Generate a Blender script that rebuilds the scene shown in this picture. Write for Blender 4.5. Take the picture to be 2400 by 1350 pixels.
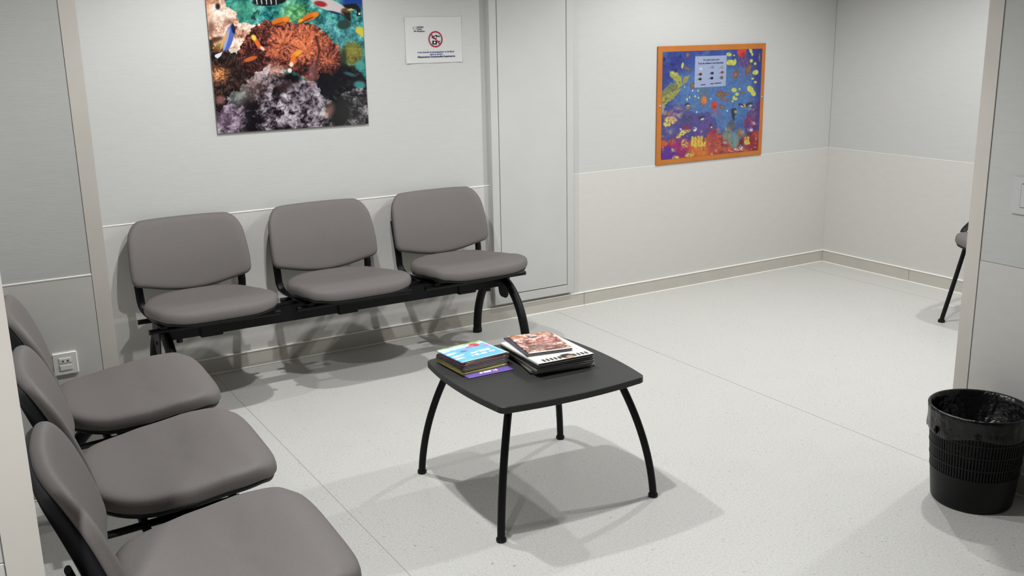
import bpy, bmesh, math, random
import numpy as np
from mathutils import Vector, Matrix

random.seed(7)
S = bpy.context.scene
for o in list(bpy.data.objects):
    bpy.data.objects.remove(o)
COL = S.collection

# ------------------------------------------------------------------ camera
cam_d = bpy.data.cameras.new('camera')
cam_d.sensor_width = 36.0
cam_d.lens = 35.2115
cam = bpy.data.objects.new('camera', cam_d)
COL.objects.link(cam)
_R = ((0.85627001, -0.51619381, -0.01859084),
      (0.14342940, 0.20303816, 0.96860906),
      (0.49621535, 0.83205737, -0.24789286))
cam.matrix_world = Matrix(((_R[0][0], _R[1][0], -_R[2][0], -5.38020),
                           (_R[0][1], _R[1][1], -_R[2][1], -4.76823),
                           (_R[0][2], _R[1][2], -_R[2][2], 1.6),
                           (0, 0, 0, 1)))
cam_d.clip_start = 0.02
S.camera = cam

# ------------------------------------------------------------------ world and exposure
W = bpy.data.worlds.new('world')
S.world = W
W.use_nodes = True
W.node_tree.nodes['Background'].inputs[0].default_value = (0.8, 0.83, 0.85, 1)
W.node_tree.nodes['Background'].inputs[1].default_value = 0.0
S.view_settings.view_transform = 'Standard'
S.view_settings.look = 'None'
S.view_settings.gamma = 1.0
S.view_settings.use_curve_mapping = False
S.view_settings.exposure = 0.0

# ceiling spots; the lamps themselves are made in downlight() below
CEIL = 2.43
# (x, y, watts, beam angle)
SPOTS = [(-4.00, -1.05, 92.0, 160.0), (-4.00, -2.15, 98.0, 160.0),
         (-1.50, -1.05, 86.0, 160.0), (-1.80, -2.15, 76.0, 160.0),
         (-0.50, -2.20, 66.0, 160.0), (-5.75, -4.10, 182.0, 112.0)]  # the lamp over the half hidden chair is added to brighten the right wall
SPOT_BLEND = 0.55
SPOT_COLOR = (0.985, 0.99, 1.0)


# ------------------------------------------------------------------ helpers
def lin(c):
    c = np.asarray(c, float) / 255.0
    return np.where(c <= 0.04045, c / 12.92, ((c + 0.055) / 1.055) ** 2.4)


def L4(c):
    v = lin(c)
    return (float(v[0]), float(v[1]), float(v[2]), 1.0)


def newmat(name, rgb, rough=0.5, spec=0.4, metal=0.0):
    m = bpy.data.materials.new(name)
    m.use_nodes = True
    b = m.node_tree.nodes['Principled BSDF']
    b.inputs['Base Color'].default_value = L4(rgb)
    b.inputs['Roughness'].default_value = rough
    b.inputs['Specular IOR Level'].default_value = spec
    b.inputs['Metallic'].default_value = metal
    return m


def nodes(m):
    nt = m.node_tree
    return nt, nt.nodes, nt.links, nt.nodes['Principled BSDF']


def add_noise(m, rgb2, scale=40.0, lo=0.35, hi=0.65, detail=4.0, stretch=(1, 1, 1), bump=0.0, bump_scale=None, dist=0.01):
    nt, N, K, b = nodes(m)
    tc = N.new('ShaderNodeTexCoord')
    mp = N.new('ShaderNodeMapping')
    mp.inputs['Scale'].default_value = stretch
    K.new(tc.outputs['Object'], mp.inputs[0])
    n = N.new('ShaderNodeTexNoise')
    n.inputs['Scale'].default_value = scale
    n.inputs['Detail'].default_value = detail
    K.new(mp.outputs[0], n.inputs['Vector'])
    r = N.new('ShaderNodeMapRange')
    r.inputs[1].default_value = lo
    r.inputs[2].default_value = hi
    K.new(n.outputs['Fac'], r.inputs[0])
    mx = N.new('ShaderNodeMix')
    mx.data_type = 'RGBA'
    K.new(r.outputs[0], mx.inputs[0])
    mx.inputs[6].default_value = b.inputs['Base Color'].default_value
    mx.inputs[7].default_value = L4(rgb2)
    K.new(mx.outputs[2], b.inputs['Base Color'])
    if bump > 0:
        n2 = n
        if bump_scale:
            n2 = N.new('ShaderNodeTexNoise')
            n2.inputs['Scale'].default_value = bump_scale
            n2.inputs['Detail'].default_value = 3.0
            K.new(mp.outputs[0], n2.inputs['Vector'])
        bp = N.new('ShaderNodeBump')
        bp.inputs['Strength'].default_value = bump
        bp.inputs['Distance'].default_value = dist
        K.new(n2.outputs['Fac'], bp.inputs['Height'])
        K.new(bp.outputs[0], b.inputs['Normal'])
    return m


def vcmat(name, rough=0.5, spec=0.4, coat=0.0):
    m = newmat(name, (200, 200, 200), rough, spec)
    nt, N, K, b = nodes(m)
    a = N.new('ShaderNodeAttribute')
    a.attribute_name = 'Col'
    K.new(a.outputs['Color'], b.inputs['Base Color'])
    b.inputs['Coat Weight'].default_value = coat
    b.inputs['Coat Roughness'].default_value = 0.08
    return m


# materials
M = {}
M['wall'] = add_noise(newmat('wall_covering_white', (186, 186, 183), 0.62, 0.3), (183, 183, 180), 9.0, 0.3, 0.7, 5.0, (1, 1, 9), 0.12, 26.0, 0.004)
M['dado'] = add_noise(newmat('dado_vinyl_greige', (195, 193, 188), 0.5, 0.35), (192, 190, 185), 14.0, 0.3, 0.7, 4.0, (1, 1, 3), 0.05, 60.0, 0.003)
M['base'] = add_noise(newmat('skirting_vinyl_beige', (184, 180, 171), 0.5, 0.35), (180, 176, 167), 10.0)
M['bead'] = newmat('white_sealant', (232, 230, 222), 0.45, 0.4)
M['trim'] = add_noise(newmat('corner_guard_beige', (200, 195, 187), 0.5, 0.35), (196, 191, 183), 6.0)
M['ceil'] = add_noise(newmat('ceiling_white', (124, 124, 122), 0.8, 0.2), (120, 120, 118), 30.0)
M['panel'] = add_noise(newmat('white_lacquer', (186, 186, 183), 0.42, 0.4), (183, 183, 180), 5.0)
M['gap'] = newmat('dark_gap', (60, 60, 58), 0.8, 0.2)
M['black'] = newmat('black_powder_coat', (7, 8, 10), 0.45, 0.22)
M['plastic'] = add_noise(newmat('black_shell_plastic', (13, 14, 18), 0.5, 0.3), (16, 17, 21), 200.0, bump=0.1, dist=0.001)
M['fabric'] = add_noise(newmat('taupe_grey_vinyl_fabric', (106, 101, 98), 0.6, 0.3), (100, 95, 92), 260.0, 0.3, 0.7, 6.0, bump=0.25, bump_scale=700.0, dist=0.0012)
M['top'] = add_noise(newmat('charcoal_laminate', (47, 47, 46), 0.5, 0.4), (43, 43, 42), 300.0)
M['topedge'] = newmat('charcoal_edge_band', (44, 46, 47), 0.45, 0.4)
M['bag'] = add_noise(newmat('black_bin_bag', (7, 7, 8), 0.25, 0.38), (9, 9, 10), 30.0, bump=0.5, bump_scale=38.0, dist=0.012)
M['bin'] = newmat('black_bin_plastic', (5, 6, 7), 0.45, 0.25)
M['white'] = newmat('white_plastic', (224, 222, 216), 0.4, 0.4)
M['grey'] = newmat('grey_plastic', (150, 148, 143), 0.45, 0.4)
M['steel'] = newmat('brushed_steel', (190, 190, 188), 0.3, 0.5, 1.0)
M['paper'] = newmat('white_paper', (226, 226, 221), 0.6, 0.3)
M['orange'] = add_noise(newmat('orange_board', (176, 108, 46), 0.5, 0.3), (170, 102, 42), 8.0)
M['print'] = vcmat('glossy_print', 0.22, 0.35, 0.15)
M['print2'] = vcmat('poster_print', 0.45, 0.3, 0.1)
M['cover'] = vcmat('magazine_cover_print', 0.35, 0.4)
M['ink_blue'] = newmat('blue_ink', (44, 72, 130), 0.6, 0.2)
M['ink_navy'] = newmat('navy_ink', (48, 46, 92), 0.6, 0.2)
M['ink_black'] = newmat('black_ink', (24, 26, 26), 0.6, 0.2)
M['ink_red'] = newmat('red_ink', (150, 28, 58), 0.6, 0.2)
M['ink_green'] = newmat('green_ink', (110, 150, 70), 0.6, 0.2)
M['ink_white'] = newmat('white_ink', (238, 238, 238), 0.5, 0.3)


def flooring():
    m = newmat('speckled_vinyl_floor', (221, 219, 212), 0.42, 0.35)
    nt, N, K, b = nodes(m)
    tc = N.new('ShaderNodeTexCoord')

    def noise(scale, detail, lo, hi):
        n = N.new('ShaderNodeTexNoise')
        n.inputs['Scale'].default_value = scale
        n.inputs['Detail'].default_value = detail
        K.new(tc.outputs['Object'], n.inputs['Vector'])
        r = N.new('ShaderNodeMapRange')
        r.inputs[1].default_value = lo
        r.inputs[2].default_value = hi
        K.new(n.outputs['Fac'], r.inputs[0])
        return r.outputs[0]

    def mix(fac, a, c):
        x = N.new('ShaderNodeMix')
        x.data_type = 'RGBA'
        K.new(fac, x.inputs[0])
        if isinstance(a, tuple):
            x.inputs[6].default_value = a
        else:
            K.new(a, x.inputs[6])
        x.inputs[7].default_value = c
        return x.outputs[2]
    c = mix(noise(130.0, 4.0, 0.35, 0.68), L4((203, 202, 197)), L4((187, 186, 181)))
    c = mix(noise(70.0, 2.0, 0.66, 0.72), c, L4((172, 171, 165)))
    c = mix(noise(64.0, 1.0, 0.735, 0.77), c, L4((152, 150, 143)))
    c = mix(noise(3.0, 3.0, 0.5, 0.9), c, L4((196, 195, 189)))
    K.new(c, b.inputs['Base Color'])
    rr = noise(6.0, 3.0, 0.3, 0.7)
    mr = N.new('ShaderNodeMapRange')
    mr.inputs[3].default_value = 0.36
    mr.inputs[4].default_value = 0.5
    K.new(rr, mr.inputs[0])
    K.new(mr.outputs[0], b.inputs['Roughness'])
    return m


M['floor'] = flooring()


def tag(o, label=None, cat=None, group=None, kind=None):
    if label:
        o['label'] = label
    if cat:
        o['category'] = cat
    if group:
        o['group'] = group
    if kind:
        o['kind'] = kind
    return o


def link(name, me, mat, parent=None, smooth=False):
    o = bpy.data.objects.new(name, me)
    COL.objects.link(o)
    if mat is not None:
        me.materials.clear()
        for mm in (mat if isinstance(mat, (list, tuple)) else [mat]):
            me.materials.append(mm)
    if smooth:
        for pl in me.polygons:
            pl.use_smooth = True
    if parent is not None:
        o.parent = parent
    return o


def empty(name, loc=(0, 0, 0), rz=0.0):
    o = bpy.data.objects.new(name, None)
    COL.objects.link(o)
    o.location = loc
    o.rotation_euler = (0, 0, rz)
    o.empty_display_size = 0.05
    return o


class MB:
    """collects simple solids into one bmesh"""

    def __init__(self):
        self.bm = bmesh.new()

    def box(self, x0, x1, y0, y1, z0, z1, bev=0.0, seg=2):
        r = bmesh.ops.create_cube(self.bm, size=1.0)
        vs = r['verts']
        for v in vs:
            v.co = Vector((x0 + (v.co.x + 0.5) * (x1 - x0), y0 + (v.co.y + 0.5) * (y1 - y0), z0 + (v.co.z + 0.5) * (z1 - z0)))
        if bev > 0:
            es = list({e for v in vs for e in v.link_edges})
            bmesh.ops.bevel(self.bm, geom=es, offset=bev, segments=seg, affect='EDGES', clamp_overlap=True)
        return self

    def sweep(self, pts, prof, side=None, cap=True):
        """sweep a closed 2-d profile along a path; side = vector used for the profile's first axis"""
        pts = [Vector(p) for p in pts]
        rings = []
        prev = None
        for i, p in enumerate(pts):
            t = (pts[min(i + 1, len(pts) - 1)] - pts[max(i - 1, 0)]).normalized()
            if side is not None:
                a = Vector(side)
            elif prev is None:
                a = Vector((0, 0, 1)) if abs(t.z) < 0.9 else Vector((1, 0, 0))
            else:
                a = prev
            a = (a - t * a.dot(t)).normalized()
            prev = a
            b = t.cross(a)
            rings.append([self.bm.verts.new(p + a * u + b * v) for (u, v) in prof])
        n = len(prof)
        for r0, r1 in zip(rings, rings[1:]):
            for k in range(n):
                self.bm.faces.new((r0[k], r0[(k + 1) % n], r1[(k + 1) % n], r1[k]))
        if cap:
            self.bm.faces.new(list(reversed(rings[0])))
            self.bm.faces.new(rings[-1])
        return self

    def tube(self, pts, r, n=14, cap=True, side=None):
        rx, ry = (r if isinstance(r, tuple) else (r, r))
        prof = [(rx * math.cos(2 * math.pi * k / n), ry * math.sin(2 * math.pi * k / n)) for k in range(n)]
        return self.sweep(pts, prof, side, cap)

    def lathe(self, prof, n=48, cx=0.0, cy=0.0, closed=False):
        rings = []
        for (r, z) in prof:
            rings.append([self.bm.verts.new((cx + r * math.cos(2 * math.pi * k / n), cy + r * math.sin(2 * math.pi * k / n), z)) for k in range(n)])
        pairs = list(zip(rings, rings[1:]))
        if closed:
            pairs.append((rings[-1], rings[0]))
        for a, b in pairs:
            for k in range(n):
                self.bm.faces.new((a[k], a[(k + 1) % n], b[(k + 1) % n], b[k]))
        if not closed:
            if prof[0][0] > 1e-4:
                self.bm.faces.new(list(reversed(rings[0])))
            if prof[-1][0] > 1e-4:
                self.bm.faces.new(rings[-1])
        return self

    def pad(self, outline, prof, fn):
        """padded slab: outline [(x, s)], prof [(r, h)] rings from top centre to bottom centre, fn maps (x, s, h) to xyz"""
        cx = sum(p[0] for p in outline) / len(outline)
        cs = sum(p[1] for p in outline) / len(outline)
        rings = []
        for (r, h) in prof:
            if r <= 1e-6:
                rings.append([self.bm.verts.new(fn(cx, cs, h))])
            else:
                rings.append([self.bm.verts.new(fn(cx + (x - cx) * r, cs + (s - cs) * r, h)) for (x, s) in outline])
        n = len(outline)
        for a, b in zip(rings, rings[1:]):
            for k in range(n):
                k2 = (k + 1) % n
                if len(a) == 1:
                    self.bm.faces.new((a[0], b[k], b[k2]))
                elif len(b) == 1:
                    self.bm.faces.new((a[k], b[0], a[k2]))
                else:
                    self.bm.faces.new((a[k], b[k], b[k2], a[k2]))
        return self

    def mesh(self, name):
        bmesh.ops.recalc_face_normals(self.bm, faces=self.bm.faces)
        me = bpy.data.meshes.new(name)
        self.bm.to_mesh(me)
        self.bm.free()
        return me

    def build(self, name, mat, parent=None, smooth=False, angle=None):
        o = link(name, self.mesh(name), mat, parent, smooth)
        if smooth and angle is not None:
            try:
                o.data.set_sharp_from_angle(angle=math.radians(angle))
            except Exception:
                pass
        return o


def crom(pts, sub=8):
    pts = [Vector(p) for p in pts]
    out = []
    for i in range(len(pts) - 1):
        p0 = pts[max(i - 1, 0)]
        p1 = pts[i]
        p2 = pts[i + 1]
        p3 = pts[min(i + 2, len(pts) - 1)]
        for k in range(sub):
            t = k / sub
            out.append(0.5 * ((2 * p1) + (p2 - p0) * t + (2 * p0 - 5 * p1 + 4 * p2 - p3) * t * t + (3 * p1 - p0 - 3 * p2 + p3) * t ** 3))
    out.append(pts[-1])
    return out


def round_poly(corners, radii, seg=6):
    """closed polygon with rounded corners -> points"""
    n = len(corners)
    out = []
    for i in range(n):
        p = Vector(corners[i])
        a = Vector(corners[i - 1])
        b = Vector(corners[(i + 1) % n])
        da = (a - p)
        db = (b - p)
        r = radii[i]
        ra = min(r, da.length * 0.49)
        rb = min(r, db.length * 0.49)
        s = p + da.normalized() * ra
        e = p + db.normalized() * rb
        if r <= 0:
            out.append((p.x, p.y))
            continue
        for k in range(seg + 1):
            t = k / seg
            # conic arc close to a circle
            w = 0.7071
            den = (1 - t) ** 2 + 2 * w * t * (1 - t) + t * t
            q = (s * (1 - t) ** 2 + p * (2 * w * t * (1 - t)) + e * t * t) / den
            out.append((q.x, q.y))
    return out


def densify(pts, step):
    out = []
    n = len(pts)
    for i in range(n):
        a = Vector(pts[i])
        b = Vector(pts[(i + 1) % n])
        k = max(1, int((b - a).length / step))
        for j in range(k):
            q = a.lerp(b, j / k)
            out.append((q.x, q.y))
    return out


def text_mesh(body, size, bold=0.0, align='CENTER', extrude=0.0002):
    cu = bpy.data.curves.new('lettering', 'FONT')
    cu.body = body
    cu.size = size
    cu.align_x = align
    cu.align_y = 'CENTER'
    cu.extrude = extrude
    cu.offset = bold
    cu.resolution_u = 2
    ob = bpy.data.objects.new('lettering', cu)
    COL.objects.link(ob)
    dg = bpy.context.evaluated_depsgraph_get()
    me = bpy.data.meshes.new_from_object(ob.evaluated_get(dg))
    bpy.data.objects.remove(ob)
    return me


def text_on_wall(name, body, x, y, z, size, mat, parent, bold=0.0, width=None, rz=0.0, align='CENTER'):
    me = text_mesh(body, size, bold, align)
    o = link(name, me, mat, parent)
    if width:
        xs = [v.co.x for v in me.vertices]
        w = max(xs) - min(xs)
        if w > 0:
            o.scale = (width / w, 1, 1)
    o.rotation_euler = (math.pi / 2, 0, 0)
    o.location = (x, y, z)
    return o


# ------------------------------------------------------------------ print artwork (flat colour per vertex)
def _hash(i, j, seed):
    n = (i * 374761393 + j * 668265263 + seed * 974711) & 0xffffffff
    n = ((n ^ (n >> 13)) * 1274126177) & 0xffffffff
    return ((n ^ (n >> 16)) & 0xffff) / 65535.0


def vnoise(x, y, seed=0):
    xi = np.floor(x).astype(np.int64)
    yi = np.floor(y).astype(np.int64)
    fx = x - xi
    fy = y - yi
    fx = fx * fx * (3 - 2 * fx)
    fy = fy * fy * (3 - 2 * fy)
    a = _hash(xi, yi, seed)
    b = _hash(xi + 1, yi, seed)
    c = _hash(xi, yi + 1, seed)
    d = _hash(xi + 1, yi + 1, seed)
    return (a * (1 - fx) + b * fx) * (1 - fy) + (c * (1 - fx) + d * fx) * fy


def fbm(x, y, octv=4, seed=0):
    s = np.zeros_like(x)
    amp = 0.5
    tot = 0
    for k in range(octv):
        s += amp * vnoise(x * 2 ** k, y * 2 ** k, seed + 17 * k)
        tot += amp
        amp *= 0.55
    return s / tot


def sstep(a, b, x):
    t = np.clip((x - a) / (b - a), 0, 1)
    return t * t * (3 - 2 * t)


class Art:
    def __init__(self, X, Y, base):
        self.X = X
        self.Y = Y
        self.C = np.tile(np.asarray(base, float), (len(X), 1))

    def put(self, a, col):
        a = np.clip(a, 0, 1)[:, None]
        col = np.asarray(col, float)
        self.C = self.C * (1 - a) + col * a

    def inpoly(self, pts, jit=0.0, sc=40.0, seed=0):
        X = self.X
        Y = self.Y
        if jit:
            X = X + (fbm(self.X / sc, self.Y / sc, 4, seed) - 0.5) * 2 * jit
            Y = Y + (fbm(self.X / sc, self.Y / sc, 4, seed + 5) - 0.5) * 2 * jit
        inside = np.zeros(len(X), bool)
        n = len(pts)
        for i in range(n):
            x1, y1 = pts[i]
            x2, y2 = pts[(i + 1) % n]
            if y1 == y2:
                continue
            c = ((y1 > Y) != (y2 > Y)) & (X < (x2 - x1) * (Y - y1) / (y2 - y1) + x1)
            inside ^= c
        return inside.astype(float)

    def poly(self, pts, col, jit=0.0, sc=40.0, seed=0, a=1.0):
        self.put(self.inpoly(pts, jit, sc, seed) * a, col)

    def emask(self, cx, cy, rx, ry, ang=0.0, soft=0.25):
        c = math.cos(math.radians(ang))
        s = math.sin(math.radians(ang))
        dx = self.X - cx
        dy = self.Y - cy
        u = (dx * c + dy * s) / rx
        v = (-dx * s + dy * c) / ry
        d = np.sqrt(u * u + v * v)
        return 1 - sstep(1 - soft, 1 + soft, d)

    def ell(self, cx, cy, rx, ry, col, ang=0.0, soft=0.25, a=1.0):
        self.put(self.emask(cx, cy, rx, ry, ang, soft) * a, col)

    def fish(self, cx, cy, L, H, col, ang=0.0, tail=None, soft=0.15):
        c = math.cos(math.radians(ang))
        s = math.sin(math.radians(ang))
        self.ell(cx, cy, L, H, col, ang, soft)
        tx = cx - c * L * 1.2
        ty = cy - s * L * 1.2
        p0 = (cx - c * L * 0.7, cy - s * L * 0.7)
        p1 = (tx - s * H * 0.8, ty + c * H * 0.8)
        p2 = (tx + s * H * 0.8, ty - c * H * 0.8)
        self.poly([p0, p1, p2], tail or col)


def pal(v, stops):
    v = np.clip(v, 0, 1)
    xs = [q[0] for q in stops]
    return np.stack([np.interp(v, xs, [q[1][k] for q in stops]) for k in range(3)], 1)


def stretch(v, lo=0.28, hi=0.72):
    return np.clip((v - lo) / (hi - lo), 0, 1)


def print_grid(name, x0, x1, z0, z1, y, nx, nz, painter, mat, parent, gain=1.25):
    xs = np.linspace(x0, x1, nx)
    zs = np.linspace(z0, z1, nz)
    gx, gz = np.meshgrid(xs, zs)
    gx = gx.ravel()
    gz = gz.ravel()
    C = painter(gx, gz)
    co = np.stack([gx, np.full_like(gx, y), gz], 1)
    idx = np.arange(nx * nz).reshape(nz, nx)
    q = np.stack([idx[:-1, :-1], idx[:-1, 1:], idx[1:, 1:], idx[1:, :-1]], -1).reshape(-1, 4)
    return colour_mesh(name, co, q, C, mat, parent, gain)


def colour_mesh(name, co, q, C, mat, parent, gain=1.25):
    me = bpy.data.meshes.new(name)
    n = len(co)
    me.vertices.add(n)
    me.vertices.foreach_set('co', np.asarray(co, np.float32).ravel())
    me.loops.add(q.size)
    me.loops.foreach_set('vertex_index', q.ravel().astype(np.int32))
    me.polygons.add(len(q))
    me.polygons.foreach_set('loop_start', np.arange(0, q.size, 4, dtype=np.int32))
    me.update(calc_edges=True)
    me.validate()
    rgb = np.clip(lin(np.clip(C, 0, 255)) * gain, 0, 0.92)
    at = me.color_attributes.new('Col', 'FLOAT_COLOR', 'POINT')
    at.data.foreach_set('color', np.concatenate([rgb, np.ones((n, 1))], 1).astype(np.float32).ravel())
    return link(name, me, mat, parent)


def art_coords(H, x, z):
    q = H @ np.stack([x, z, np.ones_like(x)])
    return q[0] / q[2], q[1] / q[2]


REEF_H = np.array([[9459.698306, -911.584112, 41253.99288], [-6.929932, -9693.487858, 17078.083508], [0.496215, -0.247893, 7.023822]])
SEA_H = np.array([[7852.273613, 129.637886, 12715.239368], [-174.845329, -10215.204351, 15773.976952], [0.496215, -0.247893, 7.023822]])


def paint_reef(x, z):
    X, Y = art_coords(REEF_H, x, z)
    A = Art(X, Y, (70, 150, 140))
    wx = (fbm(X / 70, Y / 70, 3, 91) - 0.5) * 60
    wy = (fbm(X / 70, Y / 70, 3, 92) - 0.5) * 60
    n1 = fbm(X / 90, Y / 90, 5, 1)
    n2 = fbm((X + wx) / 34, (Y + wy) / 34, 4, 2)
    n3 = fbm((X + wx) / 13, (Y + wy) / 13, 3, 3)
    n4 = fbm((X + wx) / 80, (Y + wy) / 80, 5, 4)
    # teal reef behind
    A.put(np.ones_like(X), pal(stretch(0.5 * n4 + 0.3 * n2 + 0.2 * n3, 0.3, 0.68), [(0, (14, 52, 56)), (0.35, (36, 108, 108)), (0.65, (74, 160, 150)), (1, (150, 208, 194))]))
    A.put(A.emask(960, 120, 130, 100, 0, 0.7) * 0.75, pal(stretch(n2), [(0, (40, 100, 60)), (0.6, (104, 164, 84)), (1, (170, 210, 140))]))
    A.put(A.emask(470, 90, 130, 100, 0, 0.7) * 0.5, (60, 130, 92))
    A.put(A.emask(1360, 320, 260, 130, 0, 0.7) * 0.5, pal(stretch(n3), [(0, (60, 130, 140)), (1, (150, 206, 206))]))
    # open water at the upper right and above
    A.put(sstep(1330, 1450, X) * sstep(90, 30, Y + (n1 - 0.5) * 60), (26, 62, 140))
    A.put(sstep(-20, -120, Y + (n1 - 0.5) * 80), (36, 92, 150))
    A.put(sstep(-120, -420, Y), (32, 98, 165))
    # dark base on the left and right
    dk = pal(stretch(0.5 * n2 + 0.5 * n3), [(0, (14, 10, 11)), (0.5, (40, 29, 27)), (1, (92, 66, 56))])
    A.put(A.inpoly([(120, 330), (330, 470), (480, 480), (660, 640), (540, 800), (440, 900), (330, 990), (180, 1100), (140, 800)], 40, 60, 11), dk)
    dk2 = pal(stretch(0.5 * n2 + 0.5 * n3), [(0, (8, 9, 14)), (0.6, (22, 22, 28)), (1, (58, 60, 60))])
    A.put(A.inpoly([(1120, 640), (1380, 540), (1440, 600), (1560, 620), (1640, 820), (1660, 1180), (1300, 1180), (1180, 900)], 45, 60, 12), dk2)
    # bleached coral on the left
    cor = A.inpoly([(100, -60), (270, -40), (330, 60), (420, 120), (450, 210), (570, 215), (660, 200), (600, 280), (520, 370), (470, 440), (410, 520), (340, 470), (290, 420), (200, 420), (150, 330)], 40, 50, 21)
    A.put(cor, pal(stretch(0.45 * n4 + 0.3 * n2 + 0.25 * n3, 0.3, 0.66), [(0, (92, 56, 46)), (0.22, (176, 122, 98)), (0.5, (216, 188, 166)), (0.8, (232, 218, 204)), (1, (244, 238, 230))]))
    A.put(cor * sstep(210, 120, X) * 0.6, (206, 130, 86))
    A.ell(240, 60, 22, 30, (44, 34, 32), 0, 0.5)
    A.put(A.emask(180, 250, 30, 60, 0, 0.7) * 0.7, (100, 56, 44))
    A.put(A.emask(330, 200, 34, 28, 0, 0.7) * 0.6, (110, 66, 56))
    A.put(A.emask(215, 375, 70, 24, -20, 0.5) * 0.9, (58, 38, 30))
    A.put(A.emask(250, 430, 60, 50, 0, 0.7) * 0.7, (176, 118, 62))
    # anemone
    ane = A.inpoly([(440, 470), (490, 360), (560, 260), (660, 205), (760, 190), (850, 205), (960, 215), (1060, 205), (1160, 235), (1240, 300), (1310, 380), (1370, 440), (1400, 540), (1380, 650), (1300, 700), (1180, 660), (1160, 780), (1060, 740), (960, 680), (840, 640), (700, 620), (600, 690), (480, 640), (420, 560)], 30, 24, 31)
    cen = [(1050, 470), (840, 430), (1270, 560), (560, 520), (760, 560)]
    dists = np.stack([np.hypot((X - cx), (Y - cy)) for cx, cy in cen])
    own = np.argmin(dists, 0)
    cxs = np.array([c[0] for c in cen])[own]
    cys = np.array([c[1] for c in cen])[own]
    ang = np.arctan2(Y - cys, X - cxs)
    rad = np.hypot(X - cxs, Y - cys)
    st = fbm(ang * 9 + own * 37 + n2 * 2.5, rad / 34 + n4 * 3, 3, 41)
    bright = 0.30 * A.emask(1060, 430, 130, 150, 0, 0.9) + 0.22 * A.emask(850, 350, 110, 90, 0, 0.9) + 0.22 * A.emask(1260, 600, 90, 70, 0, 0.9) + 0.2 * A.emask(760, 480, 70, 50, 0, 0.9) + 0.12 * A.emask(1240, 360, 110, 80, 0, 0.9)
    dark = 0.26 * A.emask(550, 480, 110, 130, 0, 0.9) + 0.22 * A.emask(640, 610, 150, 60, 0, 0.9) + 0.18 * A.emask(1050, 620, 120, 60, 0, 0.9) + 0.14 * A.emask(620, 300, 90, 60, 0, 0.9) + 0.2 * A.emask(1340, 640, 70, 60, 0, 0.9)
    v = 0.34 + 0.95 * (st - 0.5) + 0.75 * (n3 - 0.5) + bright - dark
    A.put(ane, pal(v, [(0, (30, 17, 20)), (0.25, (84, 42, 38)), (0.5, (146, 76, 60)), (0.75, (202, 116, 84)), (1, (236, 168, 132))]))
    A.put(ane * np.clip(bright * 1.6, 0, 0.5) * sstep(0.3, 0.7, v), (222, 112, 60))
    A.put(A.emask(420, 600, 190, 90, 20, 0.9) * 0.6 * (1 - 0.5 * stretch(n3)), (26, 18, 18))
    A.put(A.emask(1300, 740, 170, 100, 0, 0.9) * 0.75, (14, 12, 18))
    crease = np.exp(-((X - (1165 + 18 * np.sin(Y / 60))) / 14.0) ** 2) * ((Y > 330) & (Y < 700))
    A.put(crease * ane * 0.8, (52, 24, 26))
    # rock
    rock = A.inpoly([(200, 1290), (205, 1080), (300, 970), (400, 850), (480, 780), (600, 690), (700, 610), (800, 600), (860, 680), (980, 740), (1060, 730), (1150, 780), (1230, 900), (1340, 960), (1420, 860), (1540, 810), (1700, 830), (1700, 1290)], 44, 46, 51)
    rv = 0.44 + 1.5 * (n4 - 0.5) + 0.9 * (n2 - 0.5) + 0.7 * (n3 - 0.5)
    rv = rv - 0.55 * A.emask(560, 1060, 80, 180, -14, 0.8) - 0.5 * A.emask(760, 860, 70, 110, 20, 0.8) - 0.3 * A.emask(1460, 1040, 220, 190, 0, 0.7) - 0.5 * A.emask(1350, 1010, 60, 130, -30, 0.7) - 0.4 * A.emask(900, 1235, 420, 60, 0, 0.8) + 0.12 * A.emask(900, 980, 260, 160, 0, 0.9) + 0.15 * A.emask(1520, 880, 80, 60, 0, 0.8)
    A.put(rock, pal(rv, [(0, (14, 11, 15)), (0.22, (52, 44, 50)), (0.45, (112, 102, 110)), (0.7, (166, 156, 164)), (1, (212, 206, 208))]))
    A.put(rock * A.emask(560, 790, 170, 110, -40, 0.9) * 0.4, (168, 132, 118))
    A.put(rock * A.emask(430, 890, 90, 70, -40, 0.9) * 0.5, (130, 152, 142))
    A.put(rock * A.emask(330, 1100, 140, 120, 0, 0.9) * 0.45, (156, 124, 156))
    A.put(rock * A.emask(1450, 1040, 200, 180, 0, 0.9) * 0.35, (80, 92, 80))
    A.put(rock * A.emask(1280, 1030, 36, 60, 20, 0.8) * 0.5, (190, 136, 118))
    A.put(A.emask(930, 725, 85, 46, 10, 0.45) * sstep(0.2, 0.45, n2), (14, 8, 12))
    A.put(A.emask(860, 800, 90, 44, -15, 0.7) * 0.8, (40, 26, 28))
    A.put(A.emask(780, 640, 80, 44, 20, 0.9) * 0.75, pal(stretch(n3), [(0, (150, 84, 66)), (1, (226, 168, 140))]))
    A.put(A.emask(1120, 680, 40, 110, 10, 0.8) * 0.6, (140, 96, 94))
    # side corals
    A.put(A.emask(1490, 500, 100, 110, 0, 0.3), pal(stretch(n3), [(0, (70, 68, 30)), (1, (128, 124, 58))]))
    A.put(A.emask(1500, 470, 60, 50, 0, 0.8) * 0.7, (142, 138, 66))
    A.put(A.emask(1410, 540, 30, 90, 0, 0.5) * 0.8, (34, 44, 34))
    A.put(A.emask(1565, 610, 50, 46, 0, 0.4) * 0.9, (74, 150, 140))
    A.put(A.emask(1560, 790, 54, 34, 10, 0.4) * 0.9, (64, 138, 134))
    A.put(A.emask(1470, 690, 60, 16, 15, 0.4) * 0.8, (50, 96, 100))
    A.put(A.emask(250, 690, 70, 64, 0, 0.9), pal(stretch(n3), [(0, (110, 62, 40)), (0.5, (200, 122, 66)), (1, (238, 180, 130))]))
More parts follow.
